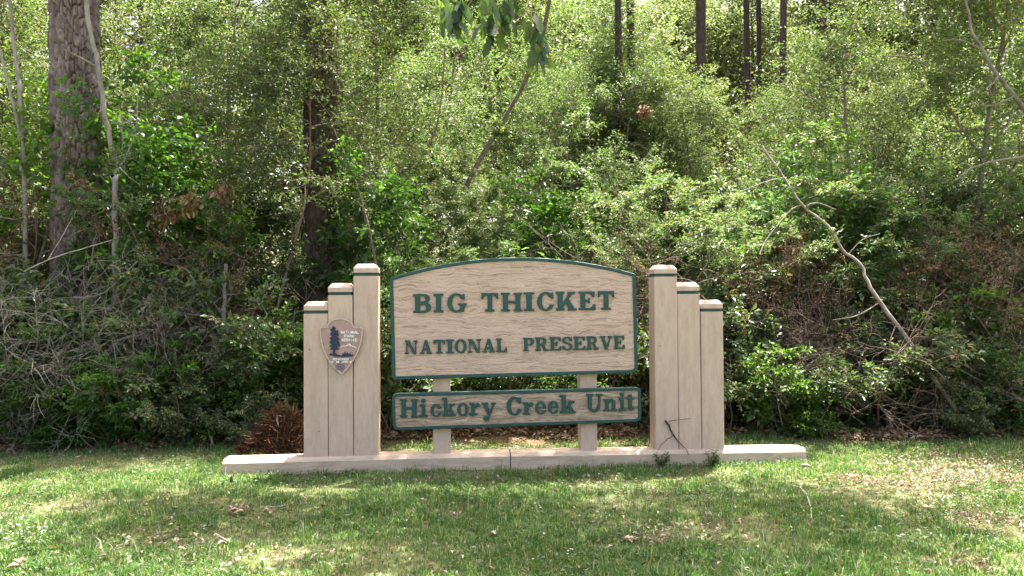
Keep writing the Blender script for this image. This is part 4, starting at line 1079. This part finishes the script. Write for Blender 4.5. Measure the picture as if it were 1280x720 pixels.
limb('fallen_branch', [([(1206, 528, 9.0), (1165, 468, 9.1), (1120, 405, 9.2), (1088, 360, 9.35), (1075, 330, 9.5), (1052, 312, 9.6), (1035, 282, 9.6), (1003, 256, 9.7), (980, 222, 9.8), (952, 182, 9.9)], 0.027, 0.012),
                       ([(1003, 256, 9.7), (985, 266, 9.7), (958, 300, 9.6), (950, 318, 9.5)], 0.014, 0.006), ([(1008, 258, 9.7), (1022, 254, 9.6), (1045, 262, 9.6)], 0.016, 0.006), ([(1100, 378, 9.45), (1070, 395, 9.4), (1040, 400, 9.4)], 0.010, 0.004), ([(980, 222, 9.8), (955, 228, 9.7), (925, 240, 9.6)], 0.010, 0.004), ([(1140, 432, 9.15), (1165, 440, 9.1), (1200, 462, 9.1), (1235, 480, 9.1)], 0.009, 0.003), ([(1060, 318, 9.6), (1078, 300, 9.5), (1100, 292, 9.5)], 0.008, 0.003), ([(1120, 405, 9.2), (1112, 430, 9.1), (1118, 455, 9.1)], 0.007, 0.003), ([(968, 205, 9.8), (978, 190, 9.8), (984, 170, 9.8)], 0.006, 0.002)],
     M_dull, 'long pale dead branch leaning through the thicket at right', 'branch')
limb('slender_sapling', [([(147, 420, 9.9), (144, 330, 9.9), (145, 285, 9.9), (143, 230, 9.95), (146, 210, 10), (134, 160, 10), (128, 120, 10), (122, 80, 10), (113, 40, 10), (104, -30, 10)], 0.038, 0.026), ([(122, 84, 10), (108, 76, 9.9), (92, 68, 9.8), (80, 62, 9.7)], 0.014, 0.006), ([(146, 212, 10), (158, 195, 10.1), (170, 160, 10.2), (172, 120, 10.3)], 0.012, 0.005), ([(145, 205, 10), (160, 220, 9.9), (176, 232, 9.9)], 0.008, 0.003)],
     M_grey, 'slender grey sapling stem in front of the thick scaly pine', 'sapling')
limb('slender_sapling', [([(32, 400, 10.2), (31, 270, 10.2), (29, 190, 10.3), (25, 120, 10.3), (18, 60, 10.4), (10, -20, 10.4)], 0.030, 0.022), ([(27, 170, 10.3), (14, 120, 10.2), (2, 70, 10.2), (-8, 20, 10.2)], 0.022, 0.012)],
     M_grey, 'forked slender grey stem at the left edge', 'sapling')
limb('slender_sapling', [([(279, 470, 9.7), (279, 420, 9.7), (280, 360, 9.8), (282, 330, 9.8)], 0.030, 0.022), ([(277, 420, 9.7), (262, 390, 9.7), (248, 360, 9.8), (232, 335, 9.8)], 0.018, 0.008)],
     M_grey, 'pale forked stem left of the bright bush by the left posts', 'sapling')
limb('dead_stick', [([(268, 560, 8.9), (258, 530, 8.9), (247, 505, 9.0), (232, 480, 9.0), (212, 455, 9.1), (202, 425, 9.2)], 0.014, 0.006), ([(247, 505, 9.0), (262, 512, 9.0), (276, 518, 9.0)], 0.007, 0.003)],
     M_pale, 'thin pale stick rising from the lawn edge left of the sign', 'stick')
limb('dead_stick', [([(318, 548, 8.75), (330, 556, 8.7), (345, 566, 8.6), (362, 568.5, 8.55), (376, 569, 8.5)], 0.010, 0.007)], M_pale, 'curved pale stick lying behind the left end of the base beam', 'stick')
limb('dead_stick', [([(20, 345, 9.6), (60, 325, 9.5), (100, 312, 9.4), (140, 300, 9.4)], 0.010, 0.005), ([(60, 325, 9.5), (75, 300, 9.5), (96, 262, 9.5)], 0.007, 0.003)], M_pale, 'pale crooked stick crossing in front of the thick scaly pine', 'stick')
limb('dead_stick', [([(100, 420, 9.2), (110, 395, 9.3), (130, 378, 9.4), (152, 366, 9.4)], 0.010, 0.004)], M_grey, 'short grey stick in the bushes at left', 'stick')
limb('dead_stick', [([(90, 372, 9.3), (130, 366, 9.3), (172, 326, 9.4)], 0.009, 0.005)], M_grey, 'grey stick sloping up below the thick scaly pine', 'stick')
limb('leaning_limb', [([(1290, 150, 10.0), (1268, 120, 10.1), (1248, 95, 10.1), (1228, 62, 10.2), (1212, 30, 10.3), (1206, -20, 10.4)], 0.032, 0.014), ([(1248, 95, 10.1), (1240, 105, 10.0), (1232, 112, 9.9)], 0.015, 0.008), ([(1228, 62, 10.2), (1200, 50, 10.1), (1172, 52, 10.1)], 0.012, 0.004), ([(1268, 120, 10.1), (1240, 132, 10.0), (1215, 130, 10.0), (1190, 138, 10)], 0.012, 0.004)], M_dim, 'grey limb leaning in at the upper right edge', 'branch')
limb('leaning_limb', [([(1290, 195, 10.1), (1250, 200, 10.1), (1215, 210, 10.2), (1195, 225, 10.2)], 0.016, 0.008)], M_grey, 'thin grey limb reaching in from the right edge', 'branch')
limb('leaning_limb', [([(470, 330, 10.4), (452, 250, 10.5), (425, 180, 10.6), (412, 150, 10.7)], 0.017, 0.010)], M_brown, 'brown limb leaning on the dark pine trunk', 'branch')
limb('leaning_limb', [([(535, 185, 11.0), (545, 160, 11.0), (552, 120, 11.1), (556, 60, 11.2)], 0.016, 0.010)], M_brown, 'upright brown limb left of the slanting one', 'branch')
limb('leaning_limb', [([(1110, 70, 10.8), (1135, 72, 10.8), (1168, 84, 10.8), (1200, 96, 10.9)], 0.014, 0.006)], M_twig, 'dark twig arching in the tree at upper right', 'branch')

# ---- brown hanging leaf clusters, pine straw heap, litter
def dead_cluster(px, py, d, r, label):
    rg = rnd(int(px)); n = 70
    P = rg.standard_normal((n, 3)) * np.array([r, r * .6, r * 1.0])
    V, T = leaves_geo(P, nrm(np.array([0, 0, -1]) + rg.standard_normal((n, 3)) * .5), rg.standard_normal((n, 3)), rg.uniform(.07, .13, n), rg.uniform(.03, .06, n))
    c = at(px, py, d)
    tv, tq = tubes([(walk((0, 0, r * 2.5), (0.1, 0, -1), r * 4, 5, rg, .15), np.linspace(.006, .003, 6))], 4)
    o = empty('dead_leaf_cluster', c); obj('leaves', mesh_np('leaves', V, T, False, M_straw), o); obj('twig', mesh_np('twig', tv, tq, True, M_twig), o)
    tag(o, label, 'dead leaves', 'brown dead leaf clusters')
dead_cluster(203, 266, 10.2, .09, 'brown withered leaf cluster nearest the thick scaly pine')
dead_cluster(238, 252, 10.2, .08, 'middle brown withered leaf cluster of the three')
dead_cluster(277, 239, 10.2, .07, 'brown withered leaf cluster nearest the dark pine trunk')
dead_cluster(804, 137, 11.0, .028, 'small rust brown leaf cluster high right of the board')
dead_cluster(905, 350, 10.0, .035, 'rust brown leaf cluster right of the middle right post')

def straw_heap():
    rg = rnd(101); n = 13000
    c = at(350, 566, 8.55)
    a = rg.uniform(0, 6.28, n); r = np.sqrt(rg.random(n))
    lump = 0.6 + 0.8 * vnoise(np.cos(a) * 1.6 + r * 2.2 + 4, np.sin(a) * 1.6 + r + 4, 77)
    x = r * np.cos(a) * 0.46 * lump; y = r * np.sin(a) * 0.28 * lump; z = (1 - r ** 1.3) * 0.52 * lump * rg.uniform(0.15, 1.0, n) + 0.02
    P = np.stack([x, y, z], 1) + rg.standard_normal((n, 3)) * 0.025
    D = nrm(np.stack([x * .8, y * .8, -0.35 + 0.8 * rg.standard_normal(n)], 1) + rg.standard_normal((n, 3)) * 0.7)
    V, T = leaves_geo(P, D, rg.standard_normal((n, 3)), rg.uniform(.05, .26, n), rg.uniform(.003, .008, n), fold=0.1, curl=0.3)
    o = obj('pine_straw_heap', mesh_np('pine_straw_heap', V, T, False, M_straw)); o.location = (c.x, c.y, gz(c.x, c.y)); o.scale = (.78, .8, .78)
    tag(o, 'heap of red brown pine straw beside the shortest left post', 'pine straw', kind='stuff')
straw_heap()
def litter():
    rg = rnd(103)
    n = 26000
    x = rg.uniform(-9, 9, n); y = 8.75 + 0.3 * (np.abs(x - 0.4) < 3.4) + rg.exponential(1.3, n) + 0.35 * (vnoise(x * 1.2, x * 0 + 2, 4) - 0.3)
    m = y < 16; x, y = x[m], y[m]
    z = ground_z(x, y) + rg.uniform(0.005, 0.05, len(x))
    V1 = leaves_geo(np.stack([x, y, z], 1), nrm(rg.standard_normal((len(x), 3)) * np.array([1, 1, .3])), nrm(np.array([0, 0, 1]) + rg.standard_normal((len(x), 3)) * .5), rg.uniform(.04, .11, len(x)), rg.uniform(.025, .055, len(x)))
    V, Fs = merge_geo([V1])
    o = obj('leaf_litter', mesh_np('leaf_litter', V, Fs, False, M_litter)); tag(o, 'brown leaf litter on the floor under the thicket', 'leaf litter', kind='stuff')
    # fallen leaves on the lawn, thick in the dry patches
    P = []
    for px, py, sx, sy, k in PATCH:
        q = at(px, py, 5); dd = 1.62 / max(0.05, -(q.z - EYE) / 5)
        w = 1.0 / F * dd
        xs = (px - 640) * w + rg.normal(0, sx * w * .6, k); ys = dd + rg.normal(0, sy, k)
        P.append(np.stack([xs, ys], 1))
    k = 2600; P.append(np.stack([rg.uniform(-6.5, 6.5, k), rg.uniform(4.2, 9.0, k)], 1))
    P = np.concatenate(P); P = P[(P[:, 1] > 4.0)]
    n = len(P); z = ground_z(P[:, 0], P[:, 1]) + rg.uniform(.01, .035, n)
    V, T = leaves_geo(np.column_stack([P, z]), nrm(rg.standard_normal((n, 3)) * np.array([1, 1, .25])), nrm(np.array([0, 0, 1]) + rg.standard_normal((n, 3)) * .45), rg.uniform(.015, .06, n) , rg.uniform(.006, .026, n), fold=.3, curl=.25)
    o = obj('fallen_leaves', mesh_np('fallen_leaves', V, T, False, M_bleach)); tag(o, 'dry fallen leaves scattered over the lawn', 'dry leaves', kind='stuff')
# dry patches on the lawn: (px, py, half width px, depth m, number of fallen leaves)
PATCH = [(1200, 588, 110, .5, 2400), (1120, 606, 70, .25, 420), (1220, 650, 60, .2, 300), (860, 655, 90, .22, 150), (815, 670, 45, .12, 90), (215, 680, 80, .20, 130), (60, 640, 80, .3, 110), (340, 705, 90, .2, 110), (1050, 600, 30, .1, 70), (295, 640, 12, .04, 40), (730, 600, 60, .1, 50), (1200, 700, 50, .1, 90), (560, 640, 50, .15, 40)]
litter()

# ------------------------------------------------------------------ grass
def grass():
    rg = rnd(111)
    n = 350000
    y = 3.9 + (9.6 - 3.9) * rg.random(n) ** 1.15
    x = rg.uniform(-1, 1, n) * (y * 0.70 + 0.3)
    edge = 8.75 + 0.32 * (np.abs(x - 0.4) < 3.4) + 0.35 * (vnoise(x * 0.9, x * 0 + 2.5, 4) - 0.5) + np.clip(-x - 2.5, 0, 4) * -0.07
    lush = vnoise(x * 1.1 + 3, y * 1.1, 21) * 0.6 + vnoise(x * 3.5, y * 3.5, 22) * 0.4
    dens = np.clip((lush - 0.22) * 2.8, 0.28, 1)
    dry = np.zeros(n)
    for px, py, sx, sy, k in PATCH:
        q = at(px, py, 5); dd = 1.62 / max(0.05, -(q.z - EYE) / 5); w = dd / F
        dry += np.exp(-(((x - (px - 640) * w) / (sx * w * .8)) ** 2 + ((y - dd) / (sy * 1.1)) ** 2))
    dens *= np.clip(1 - 0.75 * dry, 0.15, 1)
    dens *= np.clip((edge + 0.25 - y) / 0.45, 0, 1)
    # none inside the base beam
    u = x * math.cos(YAW) + (y - DSIGN) * math.sin(YAW); w_ = -x * math.sin(YAW) + (y - DSIGN) * math.cos(YAW)
    inside = (w_ > -0.065) & (w_ < 0.32) & (u > sl[0] - .02) & (u < sr[0] + .02)
    m = (rg.random(n) < dens) & ~inside
    x, y, lush, w_, u = x[m], y[m], lush[m], w_[m], u[m]; n = len(x)
    z = ground_z(x, y) - 0.005
    L = (0.022 + 0.034 * lush) * rg.uniform(0.55, 1.5, n)
    L *= 0.7 + 0.75 * np.clip(vnoise(x * 7 + 2, y * 7, 25) * 1.5 - 0.3, 0, 1) ** 1.5
    L *= np.where(rg.random(n) < 0.035, 1.9, 1.0)
    L *= np.where((w_ > -0.22) & (w_ < 0.45) & (u > sl[0]) & (u < sr[0]), 1.25, 1.0)
    W = rg.uniform(.004, .0085, n)
    a = rg.uniform(0, 6.28, n); bend = rg.uniform(0.15, 1.1, n)
    h = np.stack([np.cos(a), np.sin(a), np.zeros(n)], 1); s = np.stack([-np.sin(a), np.cos(a), np.zeros(n)], 1)
    P = np.stack([x, y, z], 1); up = np.array([0, 0, 1.0])
    Lc, Wc, B = L[:, None], W[:, None], bend[:, None]
    mid = P + up * Lc * 0.6 + h * Lc * B * 0.25; tip = P + up * Lc * (1 - 0.25 * B) + h * Lc * B * 0.8
    V = np.stack([P - s * Wc / 2, P + s * Wc / 2, mid - s * Wc * .42, mid + s * Wc * .42, tip], 1).reshape(-1, 3)
    i = np.arange(n)[:, None] * 5
    Q = i + np.array([[0, 1, 3, 2]]); T = i + np.array([[2, 3, 4]])
    o = obj('lawn_grass', mesh_np('lawn_grass', V, [Q, T], False, M_grass)); tag(o, 'short patchy green lawn grass around the sign', 'grass', kind='stuff')
    # round little leaves of lawn weeds
    n = 16000; y = rg.uniform(4.0, 8.8, n); x = rg.uniform(-1, 1, n) * (y * .7 + .3)
    m = vnoise(x * 1.7 + 7, y * 1.7, 31) > 0.5; x, y = x[m], y[m]; n = len(x)
    P = np.stack([x, y, ground_z(x, y) + rg.uniform(.012, .04, n)], 1)
    V, T = leaves_geo(P, rg.standard_normal((n, 3)) * np.array([1, 1, .2]), nrm(np.array([0, 0, 1]) + rg.standard_normal((n, 3)) * .35), rg.uniform(.018, .05, n), rg.uniform(.012, .03, n))
    o = obj('lawn_weeds', mesh_np('lawn_weeds', V, T, False, M_weed)); tag(o, 'small round leaved weeds among the lawn grass', 'weeds', kind='stuff')
grass()

# ------------------------------------------------------------------ small things
def on_lawn(px, py):
    v = ray(px, py); t = -EYE / v.z
    p = Vector((0, 0, EYE)) + v * t
    p.z = gz(p.x, p.y)
    return p

def weed(px, py, w, h, n, label, seed):
    rg = rnd(seed)
    u, _ = on_sign(px, py, w); e = Vector((math.cos(YAW), math.sin(YAW), 0)); nn = Vector((-math.sin(YAW), math.cos(YAW), 0))
    c = Vector((0, DSIGN, 0)) + e * u + nn * w; c.z = gz(c.x, c.y)
    ch, P, D = [], [], []
    for k in range(7):
        az = rg.uniform(0, 6.28)
        st = walk((0, 0, 0), (math.cos(az) * .6, math.sin(az) * .35, 1), h * rg.uniform(.6, 1.1), 5, rg, .12)
        ch.append((st, np.linspace(.003, .001, 6)))
        for t in np.linspace(.15, .98, n):
            p, d = sample(st, t); P.append(p); D.append(perp(d, rg) + d * .4)
    P, D = np.array(P), np.array(D); m = len(P)
    V, T = leaves_geo(P, D, nrm(np.array([0, 0, 1]) + rg.standard_normal((m, 3)) * .4), rg.uniform(.025, .055, m), rg.uniform(.008, .016, m))
    o = empty('weed', c); obj('leaves', mesh_np('leaves', V, T, False, M_weed), o)
    tv, tq = tubes(ch, 4); obj('stems', mesh_np('stems', tv, tq, True, M_weed), o)
    tag(o, label, 'weed', 'weeds at the base beam')
weed(828, 580, -0.13, 0.19, 22, 'dark feathery weed before the foot of the tallest right post', 121)
weed(891, 578, -0.13, 0.17, 22, 'green feathery weed before the foot of the shortest right post', 122)

# dead vine lying against the right posts
def vine():
    def W(px, py, w): 
        u, z = on_sign(px, py, w); return np.array([u * math.cos(YAW) - w * math.sin(YAW), DSIGN + u * math.sin(YAW) + w * math.cos(YAW), z])
    ch = [([W(861, 569, -.075), W(857, 560, -.02), W(848, 552, -.012), W(841, 542, -.014), W(836, 531, -.016), (W(831, 525.5, -.014))], [.003, .0035, .005, .008, .010, .009]),
          ([W(836, 527, -.013), W(843, 525, -.010), W(852, 524, -.010), W(864, 523, -.010)], [.003, .0025, .002, .0015]), ([W(841, 544, -.012), W(834, 549, -.010), W(826, 556, -.012), W(822, 563, -.03)], [.003, .0025, .002, .002])]
    out = []
    rg = rnd(5)
    for P, r in ch:
        P = np.array(P); n = len(P); t = np.linspace(0, n - 1, (n - 1) * 4 + 1); i = np.minimum(t.astype(int), n - 2); a = (t - i)[:, None]
        Q = P[i] * (1 - a) + P[i + 1] * a; Q += rg.standard_normal(Q.shape) * np.array([.003, .0004, .003])
        out.append((Q, np.interp(t, range(n), r)))
    V, Q = tubes(out, 6, 2, .1); c = V[0].copy()
    o = obj('dead_vine', mesh_np('dead_vine', V - c, Q, True, M_darkbark)); o.location = c
    tag(o, 'dark dead vine twig lying against the foot of the right posts', 'vine')
vine()

def stone(px, py, r, label):
    import bmesh
    bm = bmesh.new(); bmesh.ops.create_icosphere(bm, subdivisions=3, radius=r)
    rg = rnd(9)
    for v in bm.verts:
        f = 1 + .35 * (float(vnoise(np.array([v.co.x / r * 1.3 + 5]), np.array([v.co.y / r * 1.3 + v.co.z / r * 1.7 + 5]), 44)[0]) - .5)
        v.co *= f; v.co.z *= .75
    me = bpy.data.meshes.new('stone'); bm.to_mesh(me); bm.free(); me.materials.append(M_stone)
    for p in me.polygons: p.use_smooth = True
    p = on_lawn(px, py); o = obj('stone', me); o.location = (p.x, p.y, p.z + r * .5)
    tag(o, label, 'stone')
stone(1007, 583, .040, 'small grey stone at the right end of the base beam')

def peg(px, py, label):
    p = on_lawn(px, py); tv, tq = tubes([(np.array([[0, 0, -.05], [0.002, 0, .03], [.004, 0, .075], [.004, 0, .078]]), np.array([.014, .013, .012, .003]))], 7, 1, .08)
    o = obj('peg', mesh_np('peg', tv, tq, False, M_darkbark)); o.location = p; tag(o, label, 'peg')
peg(289, 603, 'short dark peg in the grass before the left end of the base beam')

def flower(px, py, h, n, label, seed):
    rg = rnd(seed); p = on_lawn(px, py); ch, P, D, LP, LD = [], [], [], [], []
    for k in range(n):
        st = walk((rg.normal() * .05, rg.normal() * .04, 0), (rg.normal() * .4, rg.normal() * .3, 1), h * rg.uniform(.6, 1.1), 5, rg, .08); ch.append((st, np.linspace(.0025, .0015, 6)))
        for q in range(4):
            tip = st[-1] + rg.standard_normal(3) * .018
            for a in np.linspace(0, 6.28, 6)[:-1]:
                P.append(tip); D.append((math.cos(a), math.sin(a), .25))
        for t in (.2, .35, .5, .7):
            a, d = sample(st, t); LP.append(a); LD.append(perp(d, rg) + d * .3)
    P, D, LP, LD = map(np.array, (P, D, LP, LD)); m = len(P); q = len(LP)
    V, T = leaves_geo(P, D, np.tile([0, 0, 1.], (m, 1)) + rg.standard_normal((m, 3)) * .2, np.full(m, .009), np.full(m, .006))
    o = empty('wildflower', p); tag(obj('petals', mesh_np('petals', V, T, False, M_petal), o), kind='stuff')
    V, T = leaves_geo(LP, LD, np.tile([0, 0, 1.], (q, 1)) + rg.standard_normal((q, 3)) * .3, rg.uniform(.03, .06, q), rg.uniform(.01, .02, q)); obj('leaves', mesh_np('leaves', V, T, False, M_weed), o)
    tv, tq = tubes(ch, 4); obj('stems', mesh_np('stems', tv, tq, True, M_weed), o)
    tag(o, label, 'wildflower', 'white wildflowers on the lawn')
flower(28, 698, .22, 9, 'white wildflower clump at the lower left corner of the lawn', 131)
flower(683, 640, .07, 2, 'tiny white wildflower on the lawn below the middle of the sign', 132)
flower(733, 695, .06, 2, 'tiny white wildflower at the bottom edge of the lawn', 133)

def dry_leaf(px, py, L, label, seed, n=3):
    """a few curled dry leaves of one fallen sprig"""
    rg = rnd(seed); p = on_lawn(px, py); parts = []
    for k in range(n):
        m = 7; t = np.linspace(0, 1, m)
        az = rg.uniform(0, 6.28); ox, oy = rg.normal(0, L * .35, 2)
        wv = np.sin(np.pi * np.clip(t, .03, .97)) ** .8 * L * .28 * (1 + .25 * np.sin(t * 15))
        cz = .025 + L * .30 * np.sin(t * 2.6) * rg.uniform(.3, 1)
        V = []
        for i in range(m):
            for s_, up in ((-1, .5), (0, 0), (1, .6)):
                lx, ly = (t[i] - .5) * L, s_ * wv[i]
                V.append((ox + lx * math.cos(az) - ly * math.sin(az), oy + lx * math.sin(az) + ly * math.cos(az), cz[i] + abs(s_) * up * wv[i]))
        i = np.arange(m - 1)[:, None] * 3 + np.array([[0, 1]]); i = i.reshape(-1, 1)
        parts.append((np.array(V), i + np.array([[0, 1, 4, 3]])))
    V, Fs = merge_geo(parts)
    o = obj('dry_leaf', mesh_np('dry_leaf', V, Fs, True, M_bleach)); o.location = p
    tag(o, label, 'dry leaf', 'large dry leaves on the lawn')
dry_leaf(295, 645, 0.081, 'curled pale dry leaves on the lawn below the left posts', 141, 4)
dry_leaf(341, 645, 0.068, 'flat brown dry leaves just right of the curled pale ones', 142, 3)
dry_leaf(278, 684, 0.074, 'pale dry leaf near the bottom edge at left', 143, 2)
dry_leaf(785, 676, 0.074, 'dark curled dry leaves near the bottom edge right of centre', 144, 5)
dry_leaf(25, 712, 0.087, 'pale dry leaves in the lower left corner', 145, 4)
dry_leaf(617, 668, 0.062, 'dry leaf on the lawn below the beam joint', 146, 2)
dry_leaf(1155, 640, 0.074, 'dry leaves in the bare patch at right', 147, 3)

# fallen twigs on the lawn
def lawn_twig(pts, r, label):
    P = np.array([on_lawn(*p) for p in pts]); P[:, 2] += .03
    V, Q = tubes([(P, np.linspace(r, r * .5, len(P)))], 6, 4, .1); c = V[0].copy()
    o = obj('lawn_twig', mesh_np('lawn_twig', V - c, Q, True, M_pale)); o.location = c
    tag(o, label, 'twig', 'twigs lying on the lawn')
lawn_twig([(985, 608), (1000, 612), (1008, 620), (1014, 640), (1014, 652)], .006, 'thin pale curved twig on the lawn right of the base beam')
lawn_twig([(270, 674), (280, 680), (288, 684)], .007, 'short pale twig near the bottom left')
lawn_twig([(330, 640), (345, 639), (358, 637)], .006, 'short twig lying beside the brown dry leaves at left')

# oaks whose unseen crowns are placed to shade lawn and thicket; one droops a spray of leaves into the top of the picture
def overhang(name, trunk, r0, r1, blobs, seed, label, leaves=9000, spray=None):
    """trunk: list of points; blobs: (centre, radii) of leaf masses carried on limbs from the trunk's end"""
    rg = rnd(seed)
    T = np.array([np.array(p, float) for p in trunk]); base = T[0].copy(); T = T - base
    root = empty(name, base)
    ch = [(T, np.linspace(r0, r1, len(T)))]
    P, D = [], []
    for c, rad, k in blobs:
        c = np.array(c) - base
        st = T[-1]; mid = (st + c) / 2 + np.array([0, 0, .5])
        lb = np.array([st, st * .6 + mid * .4, mid, mid * .4 + c * .6, c]); lb[1:-1] += rg.standard_normal((3, 3)) * .12
        ch.append((lb, np.linspace(r1 * .8, .02, 5)))
        for q in range(k):                          # clumps inside the mass, each on its own branchlet
            e = nrm(rg.standard_normal(3)) * rg.random() ** .45 * np.array(rad) + c
            tp = np.array([sample(lb, .55 + .44 * rg.random())[0], (c + e) / 2 + rg.standard_normal(3) * .1, e])
            ch.append((tp, np.array([.014, .009, .004])))
            m = int(leaves / k)
            P.append(e + rg.standard_normal((m, 3)) * np.array([.34, .34, .14])); D.append(rg.standard_normal((m, 3)) * np.array([1, 1, .4]))
    P = np.concatenate(P); D = np.concatenate(D); m = len(P)
    V, F_ = leaves_geo(P, D, nrm(np.array([0, 0, 1.]) + rg.standard_normal((m, 3)) * .5), rg.uniform(.08, .15, m), rg.uniform(.04, .075, m))
    obj('crown', mesh_np('crown', V, F_, False, M_tree), root)
    if spray:
        P, D, Ls = [], [], []
        for (x0, y0, x1, y1, k) in spray:
            d = 6.1 + rg.normal() * .08
            a, b = np.array(at(x0, y0, d)) - base, np.array(at(x1, y1, d)) - base
            st = np.array(blobs[0][0]) - base
            tp = np.array([st, st * .5 + a * .5 + np.array([0, 0, .1]), a, (a + b) / 2 + np.array([.02, 0, 0]), b])
            ch.append((tp, np.array([.02, .012, .006, .004, .002])))
            for q in range(k):
                P.append(sample(tp[2:], .55 + .45 * rg.random())[0] + rg.standard_normal(3) * .04)
                D.append(np.array([rg.normal() * .4, rg.normal() * .4, -1])); Ls.append(rg.uniform(.12, .23))
        P, D, Ls = map(np.array, (P, D, Ls)); n = len(P)
        D = nrm(D); N = nrm(rg.standard_normal((n, 3)) + np.array([0, -1, .3])); Sd = nrm(np.cross(D, N)); N = np.cross(Sd, D)
        tt = np.array([0, .12, .25, .36, .5, .62, .78, .9, 1.0]); ww = np.array([.02, .10, .20, .13, .25, .16, .21, .10, .0]) * .8
        V, Q, m = [], [], len(tt)
        for i in range(n):
            b = len(V)
            for t, w in zip(tt, ww):
                c = P[i] + D[i] * Ls[i] * t - N[i] * Ls[i] * .18 * t * t
                for s in (-1, 0, 1): V.append(c + Sd[i] * s * w * Ls[i] + N[i] * abs(s) * w * Ls[i] * .35)
            for r_ in range(m - 1):
                for s in (0, 1): Q.append((b + r_ * 3 + s, b + r_ * 3 + s + 1, b + r_ * 3 + s + 4, b + r_ * 3 + s + 3))
        sp = obj('hanging_leaves', mesh_np('hanging_leaves', np.array(V), np.array(Q), True, M_oak), root)
        sp['label'] = 'drooping dark lobed leaves'
    tv, tq = tubes(ch, 7, 3, .03)
    obj('trunk', mesh_np('trunk', tv, tq, True, M_twig), root)
    return tag(root, label, 'tree', 'oaks overhanging the lawn')
overhang('oak_tree', [(at(548, 420, 14.4).x, 14.4, 0.3), at(562, 270, 14.4), at(600, 200, 14.3), at(650, 115, 13.8), at(676, 60, 13.0), at(694, -40, 11.6), at(700, -120, 10.8)], .045, .032,
         [((1.4, 8.6, 7.6), (1.9, 1.2, .8), 34), ((3.9, 8.9, 8.0), (1.7, 1.0, .8), 28), ((-0.6, 8.8, 7.8), (1.2, .9, .7), 16), ((2.6, 7.6, 7.4), (1.8, .6, .6), 14), ((1.5, 10.7, 7.9), (1.7, .5, .5), 14)], 161, 'slanting oak above the board with dark lobed leaves drooping into the top centre', 3000,  # leaf masses set above the view to dapple the lawn and beam
         ((602, -48, 614, 34, 24), (575, -40, 566, 24, 22), (640, -60, 676, 70, 22), (622, -50, 632, 20, 16), (556, -40, 550, 16, 9)))
overhang('oak_tree', [(-9.8, 12.4, 0.2), (-9.7, 12.3, 3), (-9.2, 12.1, 6), (-7.8, 12.0, 7.8)], .13, .08,  # unseen tree, put here to cast shade on the left thicket
         [((-3.9, 11.2, 8.2), (1.7, 1.3, .9), 30), ((-6.0, 11.4, 8.4), (1.6, 1.4, .9), 30), ((-3.4, 13.6, 9.4), (1.9, 1.1, .9), 16)], 162, 'unseen oak added beyond the left edge to shade the bushes at left', 3200)
overhang('oak_tree', [(9.6, 12.2, 0.2), (9.5, 12.3, 3), (9.2, 12.5, 6), (8.4, 12.8, 8.0)], .13, .08,  # added out of view so its crown darkens the right thicket
         [((6.9, 13.0, 9.0), (1.8, 1.1, .9), 24), ((8.0, 11.0, 8.4), (1.5, 1.1, .8), 18)], 163, 'unseen oak added beyond the right edge to shade the brown thicket at right', 4000)
